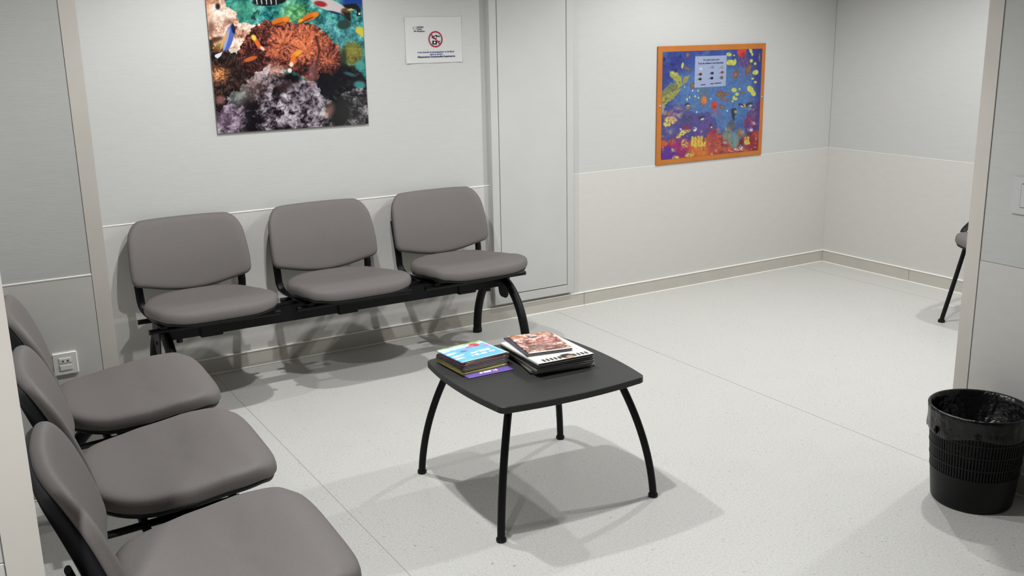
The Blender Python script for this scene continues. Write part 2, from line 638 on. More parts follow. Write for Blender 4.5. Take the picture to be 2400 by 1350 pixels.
    A.put(A.emask(265, 930, 40, 40, 0, 0.5) * 0.8, (150, 98, 96))
    for k in range(14):
        A.put(A.emask(330 + 22 * k, 560 + 18 * math.sin(k * 1.7), 6, 46, 25 - 4 * k, 0.5) * 0.5, (96, 70, 62))
    # fish
    A.ell(345, 350, 40, 128, (78, 98, 172), 15, 0.12)
    A.ell(320, 370, 14, 110, (150, 160, 200), 15, 0.3)
    A.ell(385, 270, 18, 48, (30, 34, 60), -12, 0.3)
    A.ell(296, 380, 12, 90, (206, 156, 80), 22, 0.4)
    A.poly([(285, 480), (205, 520), (240, 545), (268, 520)], (206, 212, 222), 6, 20, 61)
    for (cx, cy, l, h, an) in [(825, 195, 88, 34, -14), (1100, 155, 86, 34, -24)]:
        A.ell(cx, cy, l, h, (204, 104, 34), an, 0.15)
        A.ell(cx + 50, cy - 20, 30, 22, (214, 126, 40), an, 0.3)
        A.ell(cx - 20, cy + 26, l * 0.7, 8, (120, 60, 30), an, 0.3)
    A.ell(1010, 192, 26, 16, (226, 150, 40), -30)
    A.ell(610, 405, 20, 66, (214, 100, 40), -32, 0.3)
    A.ell(575, 350, 22, 30, (226, 190, 80), -30, 0.3)
    A.ell(655, 450, 14, 24, (232, 196, 180), -40, 0.3)
    A.ell(545, 548, 66, 20, (190, 92, 40), -18, 0.3)
    A.ell(975, 500, 60, 22, (228, 152, 48), -30, 0.3)
    A.ell(940, 560, 24, 56, (214, 112, 46), 12, 0.3)
    A.ell(925, 600, 18, 24, (236, 206, 184), 0, 0.3)
    A.ell(910, 655, 20, 22, (226, 216, 206), 0, 0.4)
    A.ell(720, 8, 160, 46, (22, 26, 26), -4, 0.12)
    for k in range(5):
        A.poly([(590 + 46 * k, -30), (598 + 46 * k, -30), (612 + 44 * k, 40), (604 + 44 * k, 42)], (188, 190, 186), 3, 10, 70 + k)
    A.ell(1270, 45, 170, 52, (196, 188, 186), 18, 0.1)
    A.ell(1195, 36, 60, 26, (150, 44, 46), 10, 0.3)
    A.ell(1330, 118, 60, 10, (40, 44, 90), 16, 0.4)
    A.ell(1430, 110, 44, 34, (96, 66, 40), 20, 0.3)
    A.ell(1490, 84, 44, 12, (206, 180, 96), -14, 0.3)
    A.poly([(1400, 110), (1470, 120), (1480, 200), (1440, 180)], (40, 30, 26), 6, 20, 81)
    A.ell(1415, 230, 66, 44, (40, 62, 58), -10, 0.25)
    A.poly([(1400, 45), (1520, 30), (1570, 80), (1570, 150), (1530, 150), (1530, 90), (1430, 75)], (22, 26, 34), 8, 20, 82)
    A.ell(1557, 128, 9, 11, (230, 230, 230))
    A.ell(1560, 285, 40, 34, (206, 186, 60), 30, 0.3)
    A.ell(1580, 320, 14, 22, (206, 186, 60), 0, 0.3)
    for (cx, cy) in [(570, 170), (600, 120), (560, 190), (1180, 200), (1250, 300), (1310, 350)]:
        A.put(A.emask(cx, cy, 26, 34, 40, 0.5) * sstep(0.45, 0.6, n3), (26, 50, 44))
    # more fish above, outside the photograph's frame
    A.fish(420, -260, 120, 50, (224, 168, 60), 10)
    A.fish(1180, -420, 150, 60, (230, 200, 70), 170)
    return A.C


def paint_sea(x, z):
    X, Y = art_coords(SEA_H, x, z)
    A = Art(X, Y, (70, 110, 170))
    n1 = fbm(X / 120, Y / 120, 5, 101)
    n2 = fbm(X / 40, Y / 40, 4, 102)
    n3 = fbm(X / 14, Y / 14, 3, 103)
    d = np.hypot((X - 760) / 520, (Y - 620) / 420)
    A.put(sstep(0.55, 1.15, d), (44, 62, 140))
    A.put(sstep(400, 180, Y) * 0.55, (46, 66, 150))
    A.put(sstep(0.5, 0.7, n1) * 0.4, (88, 130, 176))
    A.put(A.emask(310, 300, 130, 150, 0, 0.6) * 0.6 * sstep(0.4, 0.6, n2), (38, 42, 128))
    A.put(sstep(1080, 1180, X) * 0.6, (48, 40, 128))
    # purple middle ground
    A.put(A.inpoly([(190, 860), (300, 700), (420, 690), (560, 800), (680, 780), (760, 900), (740, 1000), (600, 1050), (190, 1050)], 40, 60, 111) * 0.85, (76, 66, 132))
    A.put(A.inpoly([(1040, 820), (1190, 640), (1190, 1000), (1030, 980)], 30, 60, 112) * 0.85, (84, 50, 122))
    for (cx, cy, r, col) in [(360, 760, 60, (150, 130, 140)), (300, 740, 40, (60, 60, 130)), (480, 720, 50, (140, 120, 110)), (600, 880, 90, (96, 70, 140)), (340, 800, 60, (176, 158, 150)), (470, 830, 40, (60, 66, 60)), (250, 780, 30, (150, 140, 120)), (560, 1000, 60, (130, 60, 140)), (650, 950, 60, (100, 60, 130)), (280, 960, 60, (96, 100, 150)), (1100, 720, 40, (140, 140, 130)), (1080, 860, 40, (150, 60, 80)), (1120, 800, 40, (110, 80, 120))]:
        A.put(A.emask(cx, cy, r, r * 0.8, 0, 0.7) * 0.8 * sstep(0.35, 0.6, n2), col)
    # turtle
    A.poly([(195, 600), (300, 480), (400, 470), (400, 540), (330, 640), (230, 700), (190, 700)], (116, 122, 82), 10, 30, 121)
    A.poly([(195, 640), (330, 560), (410, 540), (300, 660), (205, 720)], (150, 148, 70), 10, 20, 122)
    A.poly([(290, 370), (350, 365), (410, 430), (420, 500), (380, 530), (350, 460), (300, 420)], (156, 156, 66), 10, 20, 123)
    A.poly([(415, 490), (440, 420), (495, 405), (480, 450), (430, 500)], (146, 142, 70), 6, 20, 124)
    A.put(A.inpoly([(195, 600), (300, 480), (400, 470), (330, 640), (190, 700)], 8, 30, 121) * sstep(0.55, 0.7, n3) * 0.7, (80, 90, 66))
    A.ell(330, 390, 40, 14, (186, 182, 80), 30, 0.5, 0.8)
    A.poly([(195, 700), (250, 700), (230, 780), (200, 810)], (150, 140, 130), 8, 20, 125)
    # jellyfish
    for (cx, cy, r, ln, tilt) in [(1005, 175, 46, 230, 0.12), (732, 700, 32, 140, 0.12)]:
        for k in range(9):
            x0 = cx - r * 0.8 + k * r * 0.2
            A.poly([(x0, cy + r * 0.4), (x0 + 5, cy + r * 0.4), (x0 + 8 + (k - 4 + ln * tilt * 0.25) * 6, cy + ln * (0.75 + 0.25 * math.sin(k * 2))), (x0 + 2 + (k - 4 + ln * tilt * 0.25) * 6, cy + ln * (0.75 + 0.25 * math.sin(k * 2)))], (146, 66, 92) if cx > 900 else (150, 84, 92), 5, 14, 130 + k, 0.85)
        A.ell(cx, cy, r, r * 1.1, (206, 62, 44), 0, 0.12)
        A.ell(cx + r * 0.3, cy + r * 0.5, r * 0.5, r * 0.4, (160, 40, 40), 0, 0.4, 0.8)
    A.poly([(600, 560), (640, 520), (680, 560), (660, 720), (600, 740), (580, 660)], (92, 104, 120), 14, 30, 141, 0.7)
    A.ell(633, 655, 28, 40, (206, 116, 50), 0, 0.3)
    # small fish
    yel = (196, 198, 74)
    for (cx, cy, l, h, an) in [(880, 200, 28, 18, 10), (890, 280, 44, 26, -10), (905, 285, 40, 22, 20), (940, 270, 14, 26, 0), (420, 310, 12, 30, 10), (1095, 165, 14, 26, -20), (1110, 200, 10, 14, 0), (1142, 378, 30, 24, -20), (1100, 265, 16, 18, 0), (1138, 292, 14, 14, 0), (1112, 440, 14, 10, 0), (1140, 474, 16, 12, 0), (730, 492, 26, 30, 0), (930, 552, 26, 22, 0), (958, 594, 18, 16, 0), (928, 630, 14, 22, 10), (948, 640, 16, 14, 0), (984, 542, 12, 10, 0), (915, 665, 10, 10, 0), (1090, 545, 28, 38, -40), (1120, 585, 24, 30, -30), (465, 645, 8, 14, 0), (490, 625, 8, 12, 0), (545, 615, 8, 10, 0), (575, 560, 8, 10, 0), (580, 630, 8, 8, 0), (440, 520, 5, 8, 0), (1050, 710, 40, 14, 10), (930, 210, 10, 8, 0)]:
        A.ell(cx, cy, l, h, yel, an, 0.2)
    for (cx, cy) in [(862, 758), (560, 770), (520, 560), (700, 640)]:
        A.ell(cx, cy, 7, 9, (190, 200, 210), 0, 0.4)
    brn = (122, 84, 66)
    for (cx, cy, l, h, an) in [(530, 510, 40, 26, 0), (945, 400, 30, 44, 20), (1070, 350, 26, 60, 20), (1085, 330, 20, 30, 40), (800, 590, 44, 30, 20), (780, 600, 30, 20, 0), (860, 590, 22, 16, -10), (840, 645, 26, 14, 30), (805, 645, 18, 12, 0), (470, 205, 18, 24, 0), (465, 340, 40, 14, 25), (1015, 580, 28, 10, 0), (810, 720, 26, 22, 30), (1180, 230, 10, 46, 0)]:
        A.ell(cx, cy, l, h, brn, an, 0.3, 0.9)
        A.ell(cx, cy, l * 0.5, h * 0.4, (168, 116, 70), an, 0.5, 0.7)
    for (cx, cy, l, h, an) in [(832, 462, 24, 14, 50), (320, 300, 26, 16, 0), (350, 360, 14, 20, 0), (240, 250, 16, 22, 20), (400, 220, 12, 20, 0), (370, 260, 20, 8, 20)]:
        A.ell(cx, cy, l, h, (34, 44, 108), an, 0.3)
    # dark striped fish
    for (cx, cy, l, h, an) in [(610, 830, 34, 22, -20), (470, 695, 26, 14, 0), (1000, 705, 30, 18, 30), (1080, 700, 40, 26, -20), (700, 910, 14, 24, 0)]:
        A.ell(cx, cy, l, h, (52, 54, 84), an, 0.25)
        A.ell(cx + 6, cy + 10, l * 0.6, h * 0.4, (196, 196, 200), an, 0.4)
    A.poly([(900, 740), (950, 730), (960, 770), (940, 800), (930, 860), (910, 850)], (46, 54, 74), 8, 20, 151)
    A.poly([(915, 830), (945, 920), (900, 965), (850, 905)], (84, 90, 104), 5, 20, 152)
    A.ell(945, 768, 16, 16, (140, 146, 90))
    A.poly([(815, 980), (850, 930), (855, 970), (820, 985)], (60, 60, 90), 4, 20, 153)
    # reef bed
    bed = A.inpoly([(180, 1040), (260, 1080), (330, 1020), (420, 1060), (480, 1080), (560, 1030), (660, 1020), (700, 950), (760, 960), (840, 1040), (950, 1080), (1000, 1020), (1080, 980), (1200, 960), (1200, 1400), (180, 1400)], 30, 50, 161)
    A.put(bed, (170, 62, 52))
    A.put(bed * sstep(0.5, 0.65, n2), (206, 100, 44))
    A.put(bed * sstep(0.55, 0.7, n1) * 0.7, (140, 36, 60))
    A.put(A.emask(400, 1130, 90, 110, 20, 0.4) * 0.9, (150, 36, 110))
    A.put(A.emask(270, 1180, 90, 80, 0, 0.3), (92, 42, 140))
    A.put(A.emask(230, 1080, 46, 30, 0, 0.4), (204, 84, 40))
    A.put(A.emask(590, 1140, 110, 90, 0, 0.6) * 0.8, (214, 118, 42))
    A.put(A.emask(720, 1060, 60, 120, 0, 0.5) * 0.7, (160, 60, 66))
    A.put(A.emask(1120, 1080, 60, 100, 0, 0.5) * 0.85, (140, 36, 56))
    A.put(A.emask(960, 1110, 80, 40, 0, 0.6) * 0.8, (160, 66, 44))
    A.put(A.emask(930, 1050, 46, 80, 0, 0.4) * 0.9, (96, 150, 156))
    A.put(A.emask(860, 1010, 46, 80, 10, 0.5) * 0.8, (134, 140, 106))
    A.put(A.emask(990, 990, 46, 60, -10, 0.5) * 0.8, (126, 122, 104))
    A.put(A.emask(1000, 1080, 20, 60, 10, 0.5) * 0.8, (90, 36, 48))
    yl = (210, 190, 64)
    for k, (cx, cy, w, h) in enumerate([(520, 1060, 14, 90), (548, 1070, 14, 110), (580, 1060, 16, 100), (612, 1060, 16, 110), (640, 1070, 10, 80), (1045, 1055, 16, 76), (1070, 1050, 14, 80)]):
        A.poly([(cx - w, cy + h * 0.5), (cx - w * 0.8, cy - h * 0.5), (cx + w * 0.6, cy - h * 0.5), (cx + w, cy + h * 0.5)], yl, 10, 20, 170 + k, 0.92)
    for (cx, cy, rx, ry, an) in [(440, 1080, 34, 40, 0), (400, 1000, 50, 20, -30), (450, 960, 60, 18, -15), (350, 1220, 36, 22, 0), (490, 1195, 46, 20, -10), (290, 860, 46, 50, 0), (260, 890, 30, 30, 0), (330, 840, 40, 16, 20)]:
        A.put(A.emask(cx, cy, rx, ry, an, 0.3) * sstep(0.36, 0.5, n3), (206, 192, 84))
    A.put(A.emask(320, 850, 40, 34, 0, 0.4) * 0.7, (206, 150, 110))
    for (cx, cy, rx, ry) in [(1000, 1130, 26, 22), (960, 1140, 30, 14), (900, 1155, 26, 10), (1095, 1140, 8, 10), (540, 940, 22, 22), (400, 945, 14, 12), (1090, 945, 26, 22), (1120, 880, 20, 16)]:
        A.put(A.emask(cx, cy, rx, ry, 0, 0.4) * sstep(0.35, 0.55, n3), (214, 200, 208))
    A.ell(455, 925, 40, 24, (140, 46, 60), 0, 0.4, 0.9)
    A.put(A.emask(1080, 870, 50, 60, 0, 0.5) * sstep(0.5, 0.65, n3), (170, 50, 66))
    # coral polyps scattered over the lower half
    rg = random.Random(11)
    cols = [(206, 190, 96), (150, 60, 120), (206, 110, 60), (96, 70, 150), (180, 160, 150), (70, 60, 110), (190, 70, 80), (120, 130, 120), (60, 50, 60), (220, 200, 190)]
    for k in range(150):
        cx = rg.uniform(200, 1180)
        cy = 700 + 520 * rg.random() ** 0.7
        if 560 < cx < 1040 and cy < 930:
            continue
        r = rg.uniform(7, 24)
        A.put(A.emask(cx, cy, r, r * rg.uniform(0.4, 1.2), rg.uniform(0, 180), 0.5) * rg.uniform(0.35, 0.75) * sstep(0.36, 0.55, n3), rg.choice(cols))
    A.C = A.C * (0.86 + 0.28 * fbm(X / 18, Y / 18, 3, 190)[:, None])
    g_ = A.C.mean(1, keepdims=True)
    return A.C * 0.86 + g_ * 0.14


# ------------------------------------------------------------------ the room
XR, YR = -2.224, -2.622          # far corner of the partition on the right
XL, YL = -4.835, -1.04           # right front corner of the column on the left
XN, YN = -5.290, -3.111          # near corner of the left wall
HB, HDR, HDL = 0.080, 0.795, 0.782
G = 0.053                        # corner guard width
CB = -6.6                        # corridor back wall
XE = -8.2                        # corridor left end


def wall(name, core, sheets, parent=None):
    """core box and covering sheets (name, box, material)"""
    o = MB().box(*core).build(name, M['wall'], parent)
    tag(o, kind='structure')
    for nm, bx, m in sheets:
        MB().box(*bx, bev=0.0012, seg=1).build(nm, m, o)
    return o


fl = MB().box(XE - 0.2, 0.2, CB - 0.2, 0.2, -0.1, 0.0).build('floor', M['floor'])
tag(fl, kind='structure')
for sx in (-4.256, -2.253, -0.25, -6.26):
    MB().box(sx - 0.0012, sx + 0.0012, CB, 0.0, -0.001, 0.0006).build('seam_weld', M['grey'], fl)
M['seam'] = newmat('seam_weld_grey', (165, 163, 157), 0.5, 0.3)
for ch in fl.children:
    ch.data.materials[0] = M['seam']
ce = MB().box(XE - 0.2, 0.2, CB - 0.2, 0.2, CEIL, CEIL + 0.1).build('ceiling', M['ceil'])
tag(ce, kind='structure')

DX0, DX1 = -2.668, -2.130        # access door frame
tk = 0.005
wall('wall_back', (XE, 0.15, tk, 0.15, 0, CEIL), [
    ('wall_covering', (XL - 0.1, DX0 + 0.01, 0.0, tk + 0.001, HDL, CEIL), M['wall']),
    ('wall_covering', (DX1 - 0.01, 0.0, 0.0, tk + 0.001, HDR, CEIL), M['wall']),
    ('dado_panel', (XL - 0.1, DX0 + 0.01, -0.001, tk + 0.001, 0.0, HDL - 0.001), M['dado']),
    ('dado_panel', (DX1 - 0.01, 0.0, -0.001, tk + 0.001, 0.0, HDR - 0.001), M['dado']),
    ('wall_covering', (DX0, DX1, 0.0, tk + 0.001, 0.0, CEIL), M['dado']),
    ('dado_bead', (XL - 0.1, DX0, -0.0035, 0.001, HDL - 0.003, HDL + 0.003), M['bead']),
    ('dado_bead', (DX1, 0.0, -0.0022, 0.001, HDR - 0.0015, HDR + 0.0012), M['bead'])])
wall('wall_right', (tk, 0.15, -4.2, tk, 0, CEIL), [
    ('wall_covering', (0.0, tk + 0.001, -4.2, 0.0, HDR, CEIL), M['wall']),
    ('dado_panel', (-0.001, tk + 0.001, -4.2, 0.0, 0.0, HDR - 0.001), M['dado']),
    ('dado_bead', (-0.0022, 0.001, -4.2, 0.0, HDR - 0.0015, HDR + 0.0012), M['bead'])])
# column beside the left bench
wall('wall_column', (XN - 0.02, XL - tk, YL + tk, 0.02, 0, CEIL), [
    ('wall_covering', (XN - 0.02, XL - G - 0.0016, YL, YL + tk + 0.001, HDR, CEIL), M['wall']),
    ('dado_panel', (XN - 0.02, XL - G - 0.0016, YL - 0.001, YL + tk + 0.001, 0.0, HDR - 0.001), M['dado']),
    ('dado_bead', (XN - 0.02, XL - G - 0.0016, YL - 0.0035, YL + 0.001, HDR - 0.003, HDR + 0.003), M['bead']),
    ('wall_covering', (XL - tk - 0.001, XL - 0.001, YL + G, 0.0, HDR, CEIL), M['wall']),
    ('dado_panel', (XL - tk - 0.001, XL, YL + G, 0.0, 0.0, HDR - 0.001), M['dado'])])
# left wall behind the side bench, its end faces the corridor
wall('wall_left', (XE, XN - tk, YN + tk, 0.02, 0, CEIL), [
    ('wall_covering', (XN - tk - 0.001, XN, YN + G + 0.0016, YL, HDR, CEIL), M['wall']),
    ('dado_panel', (XN - tk - 0.001, XN + 0.001, YN + G + 0.0016, YL, 0.0, HDR - 0.001), M['dado']),
    ('wall_covering', (XE, XN - G - 0.0016, YN, YN + tk + 0.001, HDR, CEIL), M['wall']),
    ('dado_panel', (XE, XN - G - 0.0016, YN - 0.001, YN + tk + 0.001, 0.0, HDR - 0.001), M['dado'])])
# partition on the right
wall('wall_partition', (XR + tk, XR + 0.11, CB, YR - tk, 0, CEIL), [
    ('wall_covering', (XR, XR + tk + 0.001, CB, YR - G - 0.003, HDR, CEIL), M['wall']),
    ('dado_panel', (XR - 0.001, XR + tk + 0.001, CB, YR - G - 0.003, 0.0, HDR - 0.001), M['dado']),
    ('wall_covering', (XR + 0.109, XR + 0.115, -4.2, YR, 0.0, CEIL), M['wall'])])
wall('wall_side_room', (XR + 0.05, 0.15, -4.35, -4.2, 0, CEIL), [])
wall('wall_corridor', (XE, XR + 0.2, CB - 0.12, CB, 0, CEIL), [])
wall('wall_corridor_end', (XE - 0.12, XE, CB, YN + 0.1, 0, CEIL), [])


def guard(name, x, y, dx, dy):
    """L-shaped corner guard on an outer corner; (dx, dy) point away from the wall"""
    t = 0.0015
    w = 0.006
    prof = [(t, t), (-G, t), (-G, -w), (-w, -w), (-w, -G), (t, -G)]
    pts = [(x + dx * a, y + dy * b) for a, b in prof]
    mb = MB()
    lo = [mb.bm.verts.new((a, b, 0.0)) for a, b in pts]
    hi = [mb.bm.verts.new((a, b, CEIL)) for a, b in pts]
    for k in range(6):
        mb.bm.faces.new((lo[k], lo[(k + 1) % 6], hi[(k + 1) % 6], hi[k]))
    mb.bm.faces.new(lo)
    mb.bm.faces.new(hi)
    o = mb.build(name, M['trim'])
    tag(o, kind='structure')
    return o


guard('trim_1', XL, YL, 1, -1)
guard('trim_2', XN, YN, 1, -1)
guard('trim_3', XR, YR, -1, 1)
MB().box(XR + G + 0.001, XR + 0.112, YR - 0.006, YR + 0.001, 0, CEIL).build('end_cap', M['trim'], bpy.data.objects['trim_3'])

# skirting, split where the strips meet
def skirt(name, pieces, axis, face, sgn):
    """pieces [(a, b)] along the axis; face coordinate; sgn points into the room"""
    root = None
    for a, b in pieces:
        f0, f1 = sorted((face + sgn * 0.011, face - sgn * 0.001))
        mb = MB()
        if axis == 'x':
            mb.box(a, b, f0, f1, 0.0, HB, 0.002, 1)
        else:
            mb.box(f0, f1, a, b, 0.0, HB, 0.002, 1)
        if root is None:
            o = mb.build(name, M['base'])
            tag(o, kind='structure')
            root = o
        else:
            o = mb.build('skirting_strip', M['base'], root)
        for z0, z1, pr in ((HB - 0.001, HB + 0.0055, 0.0150), (0.0, 0.0065, 0.0200)):
            g0, g1 = sorted((face + sgn * pr, face))
            mb = MB()
            if axis == 'x':
                mb.box(a, b, g0, g1, z0, z1, 0.0015, 1)
            else:
                mb.box(g0, g1, a, b, z0, z1, 0.0015, 1)
            mb.build('sealant_bead', M['bead'], root)
    return root


skirt('baseboard_back', [(XL, -2.041), (-2.039, -0.012)], 'x', 0.0, -1)
skirt('baseboard_right', [(-0.724, 0.0), (-4.2, -0.726)], 'y', 0.0, -1)
skirt('baseboard_column', [(XN, XL - G - 0.0016)], 'x', YL, -1)
skirt('baseboard_column_side', [(YL + G, -0.012)], 'y', XL, 1)
skirt('baseboard_left', [(YN + G, YL)], 'y', XN, 1)
skirt('baseboard_partition', [(CB, YR - G - 0.0016)], 'y', XR, -1)
skirt('baseboard_corridor', [(XE, XN - G - 0.0016)], 'x', YN, -1)

# flush access door in the back wall
dz0, dz1, dd = 0.104, 2.12, 0.030
door = MB()
fw = 0.045
dd = 0.034
door.box(DX0, DX0 + fw, -dd, 0.003, dz0, dz1, 0.0012, 1)
door.box(DX1 - fw, DX1, -dd, 0.003, dz0, dz1, 0.0012, 1)
d1 = door.build('door_1', M['panel'])
tag(d1, kind='structure')
MB().box(DX0 + fw, DX1 - fw, -dd, 0.003, dz0, dz0 + 0.048, 0.0012, 1).build('door_frame_rail', M['panel'], d1)
MB().box(DX0 + fw, DX1 - fw, -dd, 0.003, dz1 - 0.048, dz1, 0.0012, 1).build('door_frame_rail', M['panel'], d1)
MB().box(DX0 + fw + 0.0045, DX1 - fw - 0.0035, -dd + 0.0005, -0.004, dz0 + 0.053, dz1 - 0.053, 0.001, 1).build('door_leaf', M['panel'], d1)
MB().box(DX0 + fw - 0.002, DX1 - fw + 0.002, -0.006, 0.002, dz0 + 0.045, dz1 - 0.045).build('door_rebate', M['gap'], d1)




# recessed ceiling lights
def downlight(x, y, watts, beam, label):
    root = empty('ceiling_downlight', (x, y, CEIL))
    tag(root, label, 'downlight', 'recessed ceiling downlights')
    MB().lathe([(0.062, 0.0), (0.062, -0.006), (0.045, -0.010), (0.045, 0.0)], 40, closed=True).build('trim_ring', M['white'], root, True, 40)
    m = bpy.data.materials.get('lamp_diffuser')
    if not m:
        m = newmat('lamp_diffuser', (250, 248, 240), 0.5)
        b = m.node_tree.nodes['Principled BSDF']
        b.inputs['Emission Color'].default_value = (*SPOT_COLOR, 1)
        b.inputs['Emission Strength'].default_value = 6.0
    MB().lathe([(0.0001, -0.003), (0.044, -0.003), (0.044, -0.001), (0.0001, -0.001)], 32).build('diffuser', m, root)
    ld = bpy.data.lights.new('downlight_lamp', 'SPOT')
    ld.energy = watts
    ld.spot_size = math.radians(beam)
    ld.spot_blend = SPOT_BLEND
    ld.shadow_soft_size = 0.032
    ld.color = SPOT_COLOR
    lo = bpy.data.objects.new('downlight_lamp', ld)
    COL.objects.link(lo)
    lo.parent = root
    lo.location = (0, 0, -0.03)
    return root


for (x, y, w, bm_), lb in zip(SPOTS, [
        'round recessed downlight in the ceiling above the wall bench',
        'round recessed downlight in the ceiling beside the coffee table',
        'round recessed downlight in the ceiling in front of the framed sea poster',
        'round recessed downlight in the ceiling before the end of the right partition',
        'added fill light in a downlight housing above the half hidden chair, brightening the right wall',
        'round recessed downlight in the corridor ceiling']):
    downlight(x, y, w, bm_, lb)


# ------------------------------------------------------------------ beam seating
SEAT_A, SEAT_B, SEAT_Y = 0.274, 0.246, -0.394


def seat_outline(a, b, n=72):
    out = []
    for k in range(n):
        t = 2 * math.pi * k / n
        c, s = math.cos(t), math.sin(t)
        e = 2.0 / (4.2 if s < 0 else 3.2)
        x = a * math.copysign(abs(c) ** e, c)
        y = b * math.copysign(abs(s) ** e, s)
        x *= 1.0 + (0.02 if y < 0 else 0.10) * (-y / b)
        out.append((x, y))
    return out


def seat_wave(y):
    t = (y + SEAT_B) / (2 * SEAT_B)          # 0 front, 1 rear
    pts = [(0, -0.008), (0.06, 0.003), (0.15, 0.012), (0.30, 0.009), (0.5, -0.004), (0.75, -0.013), (1.0, -0.008)]
    for (a, fa), (b, fb) in zip(pts, pts[1:]):
        if t <= b:
            u = max(0.0, (t - a) / (b - a))
            u = u * u * (3 - 2 * u)
            return fa + (fb - fa) * u
    return pts[-1][1]


SEAT_Z = 0.448
CUSH = [(0.0, 1.0), (0.2, 1.0), (0.4, 1.0), (0.58, 1.0), (0.74, 1.0), (0.84, 0.99), (0.90, 0.965), (0.94, 0.91), (0.968, 0.82), (0.987, 0.68), (0.997, 0.48), (1.0, 0.28), (0.995, 0.12), (0.978, 0.0), (0.6, 0.0), (0.0, 0.0)]
SHELL = [(0.0, 1.0), (0.9, 1.0), (0.985, 1.0), (1.0, 0.7), (0.99, 0.2), (0.95, 0.0), (0.5, 0.0), (0.0, 0.0)]


def seat_meshes():
    def fn(x, s, h):
        dish = -0.012 * (1 - (x / SEAT_A) ** 2) * max(0.0, 1 - ((s - 0.03) / 0.2) ** 2)
        return (x, SEAT_Y + s, SEAT_Z + seat_wave(s) + 0.047 * h + (dish if h > 0.3 else 0.0))

    def fs(x, s, h):
        return (x, SEAT_Y + s, SEAT_Z + seat_wave(s) - 0.016 + 0.017 * h)
    a = MB().pad(seat_outline(SEAT_A, SEAT_B), CUSH, fn).mesh('seat_cushion')
    b = MB().pad(seat_outline(SEAT_A - 0.006, SEAT_B - 0.006), SHELL, fs).mesh('seat_shell')
    return a, b


def back_outline(g=0.0):
    c = [(-0.270 + g, 0.035 + g), (-0.20, 0.020 + g), (-0.1, 0.0 + g), (0.0, -0.008 + g), (0.1, 0.0 + g), (0.20, 0.020 + g), (0.270 - g, 0.035 + g),
         (0.274 - g, 0.14), (0.252 - g, 0.324 - g), (0.13, 0.339 - g), (-0.13, 0.339 - g), (-0.252 + g, 0.324 - g), (-0.274 + g, 0.14)]
    r = [0.026, 0.06, 0.1, 0.1, 0.1, 0.06, 0.026, 0.1, 0.105, 0.1, 0.1, 0.105, 0.1]
    return densify(round_poly(c, r, 8), 0.03)


BACK_T = math.radians(17.0)
BACK_Y, BACK_Z = -0.120, 0.474


def back_fn(x, s, d):
    """d: distance in front of the panel's mid surface"""
    cv = 0.036 * (x / 0.27) ** 2
    lumb = 0.010 * math.sin(math.pi * min(1, max(0, s / 0.34)))
    d = d + cv + lumb
    return (x, BACK_Y + s * math.sin(BACK_T) - d * math.cos(BACK_T), BACK_Z + s * math.cos(BACK_T) + d * math.sin(BACK_T))


def back_meshes():
    a = MB().pad(back_outline(), CUSH, lambda x, s, h: back_fn(x, s, 0.034 * h)).mesh('backrest')
    b = MB().pad(back_outline(0.004), [(0.0, 0.0), (0.9, 0.0), (0.99, 0.0), (1.0, 0.25), (0.98, 0.6), (0.9, 0.9), (0.7, 1.0), (0.4, 1.0), (0.0, 1.0)],
                 lambda x, s, h: back_fn(x, s, 0.002 - (0.020 + 0.022 * (x / 0.27) ** 2) * h)).mesh('back_shell')
    return a, b


SEAT_ME = seat_meshes()
BACK_ME = back_meshes()
for me in SEAT_ME + BACK_ME:
    for pl in me.polygons:
        pl.use_smooth = True
SEAT_ME[0].materials.append(M['fabric'])
SEAT_ME[1].materials.append(M['plastic'])
BACK_ME[0].materials.append(M['fabric'])
BACK_ME[1].materials.append(M['plastic'])


def upright_mesh(sx):
    pts = crom([(sx * 0.222, -0.515, 0.412), (sx * 0.222, -0.295, 0.398), (sx * 0.224, -0.150, 0.394), (sx * 0.232, -0.108, 0.424), (sx * 0.236, -0.103, 0.480), (sx * 0.236, -0.082, 0.560), (sx * 0.234, -0.052, 0.660)], 6)
    return MB().tube(pts, (0.018, 0.007), 14, side=(1, 0, 0)).mesh('back_upright')


UP_ME = [upright_mesh(-1), upright_mesh(1)]


def xtube(y, z, half, r=0.0115):
    return MB().tube([(-half, y, z), (-half + 0.002, y, z), (half - 0.002, y, z), (half, y, z)], r, 14).mesh('cross_tube')


CT_ME = [xtube(-0.505, 0.399, 0.285), xtube(-0.272, 0.388, 0.285)]
CL_ME = MB().box(-0.05, 0.05, -0.407, -0.343, 0.310, 0.402, 0.003).mesh('beam_clamp')
BR_ME = MB().box(-0.20, 0.20, -0.43, -0.30, 0.396, 0.436, 0.004).mesh('seat_bracket')
for me in UP_ME + CT_ME + [CL_ME, BR_ME]:
    me.materials.append(M['black'])
    for pl in me.polygons:
        pl.use_smooth = True
    me.set_sharp_from_angle(angle=math.radians(45))


def put(name, me, parent, x=0.0):
    o = bpy.data.objects.new(name, me)
    COL.objects.link(o)
    o.parent = parent
    o.location = (x, 0, 0)
    return o


